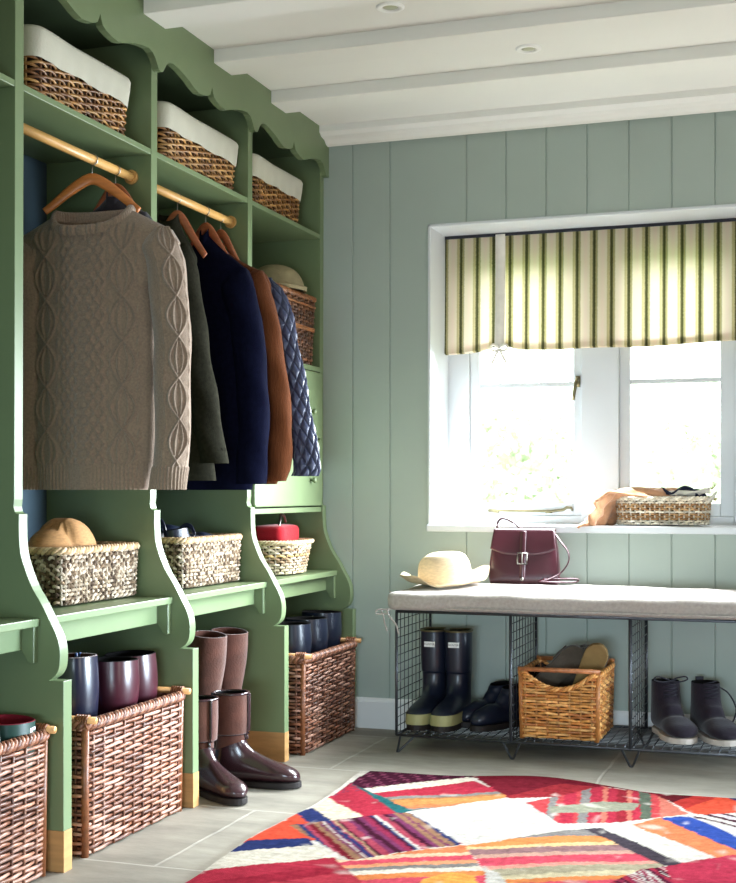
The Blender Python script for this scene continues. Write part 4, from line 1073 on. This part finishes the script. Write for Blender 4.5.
HEM=.955
def sw_relief(a,z,kind):
    if kind=='body':
        h=.0088*cable_front(a,z); rib=.004*ribs(a); k=np.clip((z-(HEM+.072))/.004,0,1); up=np.clip((1.725-z)/.03,0,1)
        return h*k*up+rib*(1-k)
    u=(a+.85+PI)%(2*PI)-PI; u=u*.055
    P=.115; w=.026*np.abs(np.sin(z/P*PI)); dia=np.maximum(ridge(np.abs(u)-w,.0034),.8*ridge(np.abs(u)-w*.4,.003)*(w>.010))
    h=.0085*dia*np.clip((.036-np.abs(u))/.005,0,1)
    for e in (-.042,.042): h=h+.003*ridge(u-e,.004)*(.6+.4*np.sin(z/.02*PI))
    k=np.clip((z-(HEM+.062))/.004,0,1)
    return h*k+.0035*ribs(a*.055,.0115)*(1-k)
SW=[(.945,-1.70),(1.02,-1.69),(1.12,-1.684),(1.30,-1.682),(1.484,-1.686),(1.60,-1.705),(1.655,-1.722),(1.689,-1.745),(1.722,-1.81),(1.755,-1.876)]
_n=garment.__defaults__
def sweater():
    r,R=garment('cable_sweater','oatmeal cable knit crew neck sweater hanging on the first rod','sweater',-1.998,3.372,SW,HEM,'sweater',depth=.052,leftmax=.262,neckd=.058,dip=.062,sleeve_r=.058,relief=sw_relief,n=420,rings=330,body_in=.115,collar=knit_collar,fold=.005,seed=2,sl_y=-.012,ex=.7,hem_taper=.012)
    return r
sweater()
DK=[(.97,-1.80),(1.2,-1.80),(1.5,-1.83),(1.68,-1.85),(1.735,-1.87),(1.765,-1.885),(1.80,-1.945),(1.83,-1.975)]
garment('dark_jacket','dark charcoal jacket hanging directly behind the sweater','coat',-2.0,3.505,DK,.985,'dark',depth=.04,collar=stand_collar('dark',.02),seed=4)
OL=[(.96,-1.80),(1.05,-1.812),(1.25,-1.848),(1.454,-1.884),(1.581,-1.902),(1.66,-1.918),(1.715,-1.935),(1.745,-1.950),(1.80,-1.985),(1.835,-1.992)]
OLo=OL[:]
r,R=garment('olive_coat','dark olive wool coat, first on the second rod','coat',-2.03,3.905,[(z,x) for z,x in OL],.985,'olive',depth=.045,leftmax=.24,sleeve_end=1.04,sleeve_r=.052,collar=stand_collar('olive',.02),seed=5,body_in=.06)
NV=[(.955,-1.778),(1.05,-1.766),(1.122,-1.762),(1.256,-1.762),(1.40,-1.772),(1.527,-1.787),(1.63,-1.812),(1.695,-1.84),(1.762,-1.925),(1.82,-1.985)]
garment('navy_coat','long navy wool coat in the middle of the second rod','coat',-2.0,4.112,NV,.955,'navy',depth=.05,leftmax=.27,sleeve_end=.975,sleeve_r=.062,collar=stand_collar('navy',.025),seed=6,body_in=.05,sl_y=-.012)
RU=[(.972,-1.745),(1.024,-1.728),(1.1,-1.72),(1.196,-1.719),(1.35,-1.738),(1.507,-1.764),(1.60,-1.786),(1.66,-1.805),(1.703,-1.825),(1.738,-1.90),(1.79,-1.985)]
garment('corduroy_jacket','rust brown corduroy jacket between the navy coat and the quilted jacket','coat',-2.0,4.224,RU,.975,'cord',depth=.036,leftmax=.27,sleeve_end=.985,sleeve_r=.058,collar=stand_collar('cord',.025),seed=7,body_in=.04,sl_y=-.02)
def q_relief(a,z,kind):
    u=(a if kind=='body' else a*.055); p=.052
    A=(u/ .036+z/p*1.0); B=(u/.036-z/p*1.0)
    fa=np.abs(np.sin(PI*A/1.0*.5*1.6)); fb=np.abs(np.sin(PI*B*.5*1.6))
    return .010*np.minimum(fa,fb)**.5-.005
QU=[(.99,-1.66),(1.024,-1.645),(1.1,-1.656),(1.197,-1.674),(1.4,-1.715),(1.55,-1.748),(1.62,-1.77),(1.655,-1.788),(1.69,-1.83),(1.735,-1.92),(1.78,-1.985)]
garment('quilted_jacket','slate blue diamond quilted jacket, last on the second rod','coat',-2.0,4.283,QU,1.0,'quilt',depth=.026,leftmax=.26,sleeve_end=1.003,sleeve_r=.052,collar=stand_collar('quilt',.02),seed=8,body_in=.16,relief=q_relief,n=240,rings=160,sl_y=-.004,fold=.002)

# ------------------------------------------------------------------ downlights
for x_,y_,lb in ((-1.24,3.815,'round recessed ceiling downlight nearest the camera'),(-.926,4.32,'round recessed ceiling downlight nearer the window wall')):
    r=thing('downlight',lb,'light',(x_,y_,ZC),(0,0,0),'ceiling downlights')
    mb=MB(); mb.lathe([(.024,-.002),(.026,-.006),(.038,-.0065),(.042,-.004),(.043,.002)],32,cap=False); mb.build('trim_ring','label',r)
    mb=MB(); mb.lathe([(.002,-.005),(.016,-.004),(.025,-.0015)],24); mb.build('lens','lightcentre',r)

# ------------------------------------------------------------------ garden beyond the glass
struct(MB().box(-14,10,YW+.6,24,-.4,-.3).build('ground','lawn',smooth=False))
def tree(label,x_,y_,h,rad,seed):
    r=thing('garden_tree',label,'tree',(x_,y_,-.3),(0,0,0),'trees in the garden'); q=np.random.RandomState(seed)
    MB().tube([(0,0,0),(.05,0,h*.3),(0,.05,h*.6)],[.12,.1,.06],8).build('trunk','bark',r)
    n=14000; d=q.normal(size=(n,3)); d/=np.linalg.norm(d,axis=1,keepdims=True); rr=q.uniform(.45,1,n)**.5
    cen=d*rr[:,None]*np.array([rad,rad,h*.5])+np.array([0,0,h*.52]); lump=1+.18*np.sin(d[:,0]*7+seed)*np.sin(d[:,2]*6); cen=cen*np.array([1,1,1])
    cen[:,:2]*=lump[:,None]
    a=q.normal(size=(n,3)); a/=np.linalg.norm(a,axis=1,keepdims=True); b=np.cross(a,d); b/=np.maximum(np.linalg.norm(b,axis=1,keepdims=True),1e-6)
    s=q.uniform(.03,.065,n)[:,None]
    V=np.stack([cen-a*s,cen+b*s*.6,cen+a*s,cen-b*s*.6],1).reshape(-1,3); F=np.arange(4*n).reshape(-1,4)
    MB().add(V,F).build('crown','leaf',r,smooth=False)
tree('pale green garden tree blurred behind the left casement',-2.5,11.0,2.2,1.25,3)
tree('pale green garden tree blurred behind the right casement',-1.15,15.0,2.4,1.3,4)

# ------------------------------------------------------------------ light
w=bpy.data.worlds.new('sky'); SC.world=w; w.use_nodes=True
bg=w.node_tree.nodes['Background']; bg.inputs[0].default_value=(.93,.97,1,1); bg.inputs[1].default_value=8.0
def area(name,loc,target,sx,sy,power,col,spread=180):
    l=bpy.data.lights.new(name,'AREA'); l.shape='RECTANGLE'; l.size=sx; l.size_y=sy; l.energy=power; l.color=col; l.spread=math.radians(spread)
    o=bpy.data.objects.new(name,l); COL.objects.link(o); o.location=loc
    d=Vector(target)-Vector(loc); o.rotation_euler=d.to_track_quat('-Z','Y').to_euler(); return o
area('added_fill_right',(1.75,4.3,.72),(-1.9,3.4,.36),1.2,.8,44,(.72,.87,1),52)  # added lamp standing in for daylight; the right wall has no opening
area('room_fill_side',(1.7,1.5,1.0),(-1.5,4.6,.9),1.2,1.2,23,(1,.95,.87))
area('room_fill_high',(-.7,-1.0,1.9),(-1.2,4.6,1.9),1.6,.7,9,(1,.92,.79))
area('added_ceiling_fill',(.75,4.75,1.0),(-.9,2.9,2.4),1.0,1.0,18,(1,.96,.90))  # added out of view to brighten ceiling and beam undersides, no fixture there
area('room_fill_low',(-.3,-1.0,.5),(-.9,4.8,.2),1.4,.6,17,(.68,.86,1),70)
area('window_daylight',(-.86,5.05,1.2),(-1.75,3.2,.05),1.15,.62,86,(.88,.95,1),140)

# ------------------------------------------------------------------ camera
cam=bpy.data.cameras.new('camera'); co=bpy.data.objects.new('camera',cam); COL.objects.link(co); SC.camera=co
cam.sensor_fit='HORIZONTAL'; cam.sensor_width=36; cam.lens=36*F_/736; cam.shift_x=0; cam.shift_y=(PY_-441.5)/736
co.location=(0,0,CAMH); co.rotation_euler=(PI/2,0,YAW); cam.clip_start=.05
SC.view_settings.view_transform='Standard'; SC.view_settings.look='None'; SC.view_settings.exposure=0; SC.view_settings.gamma=1
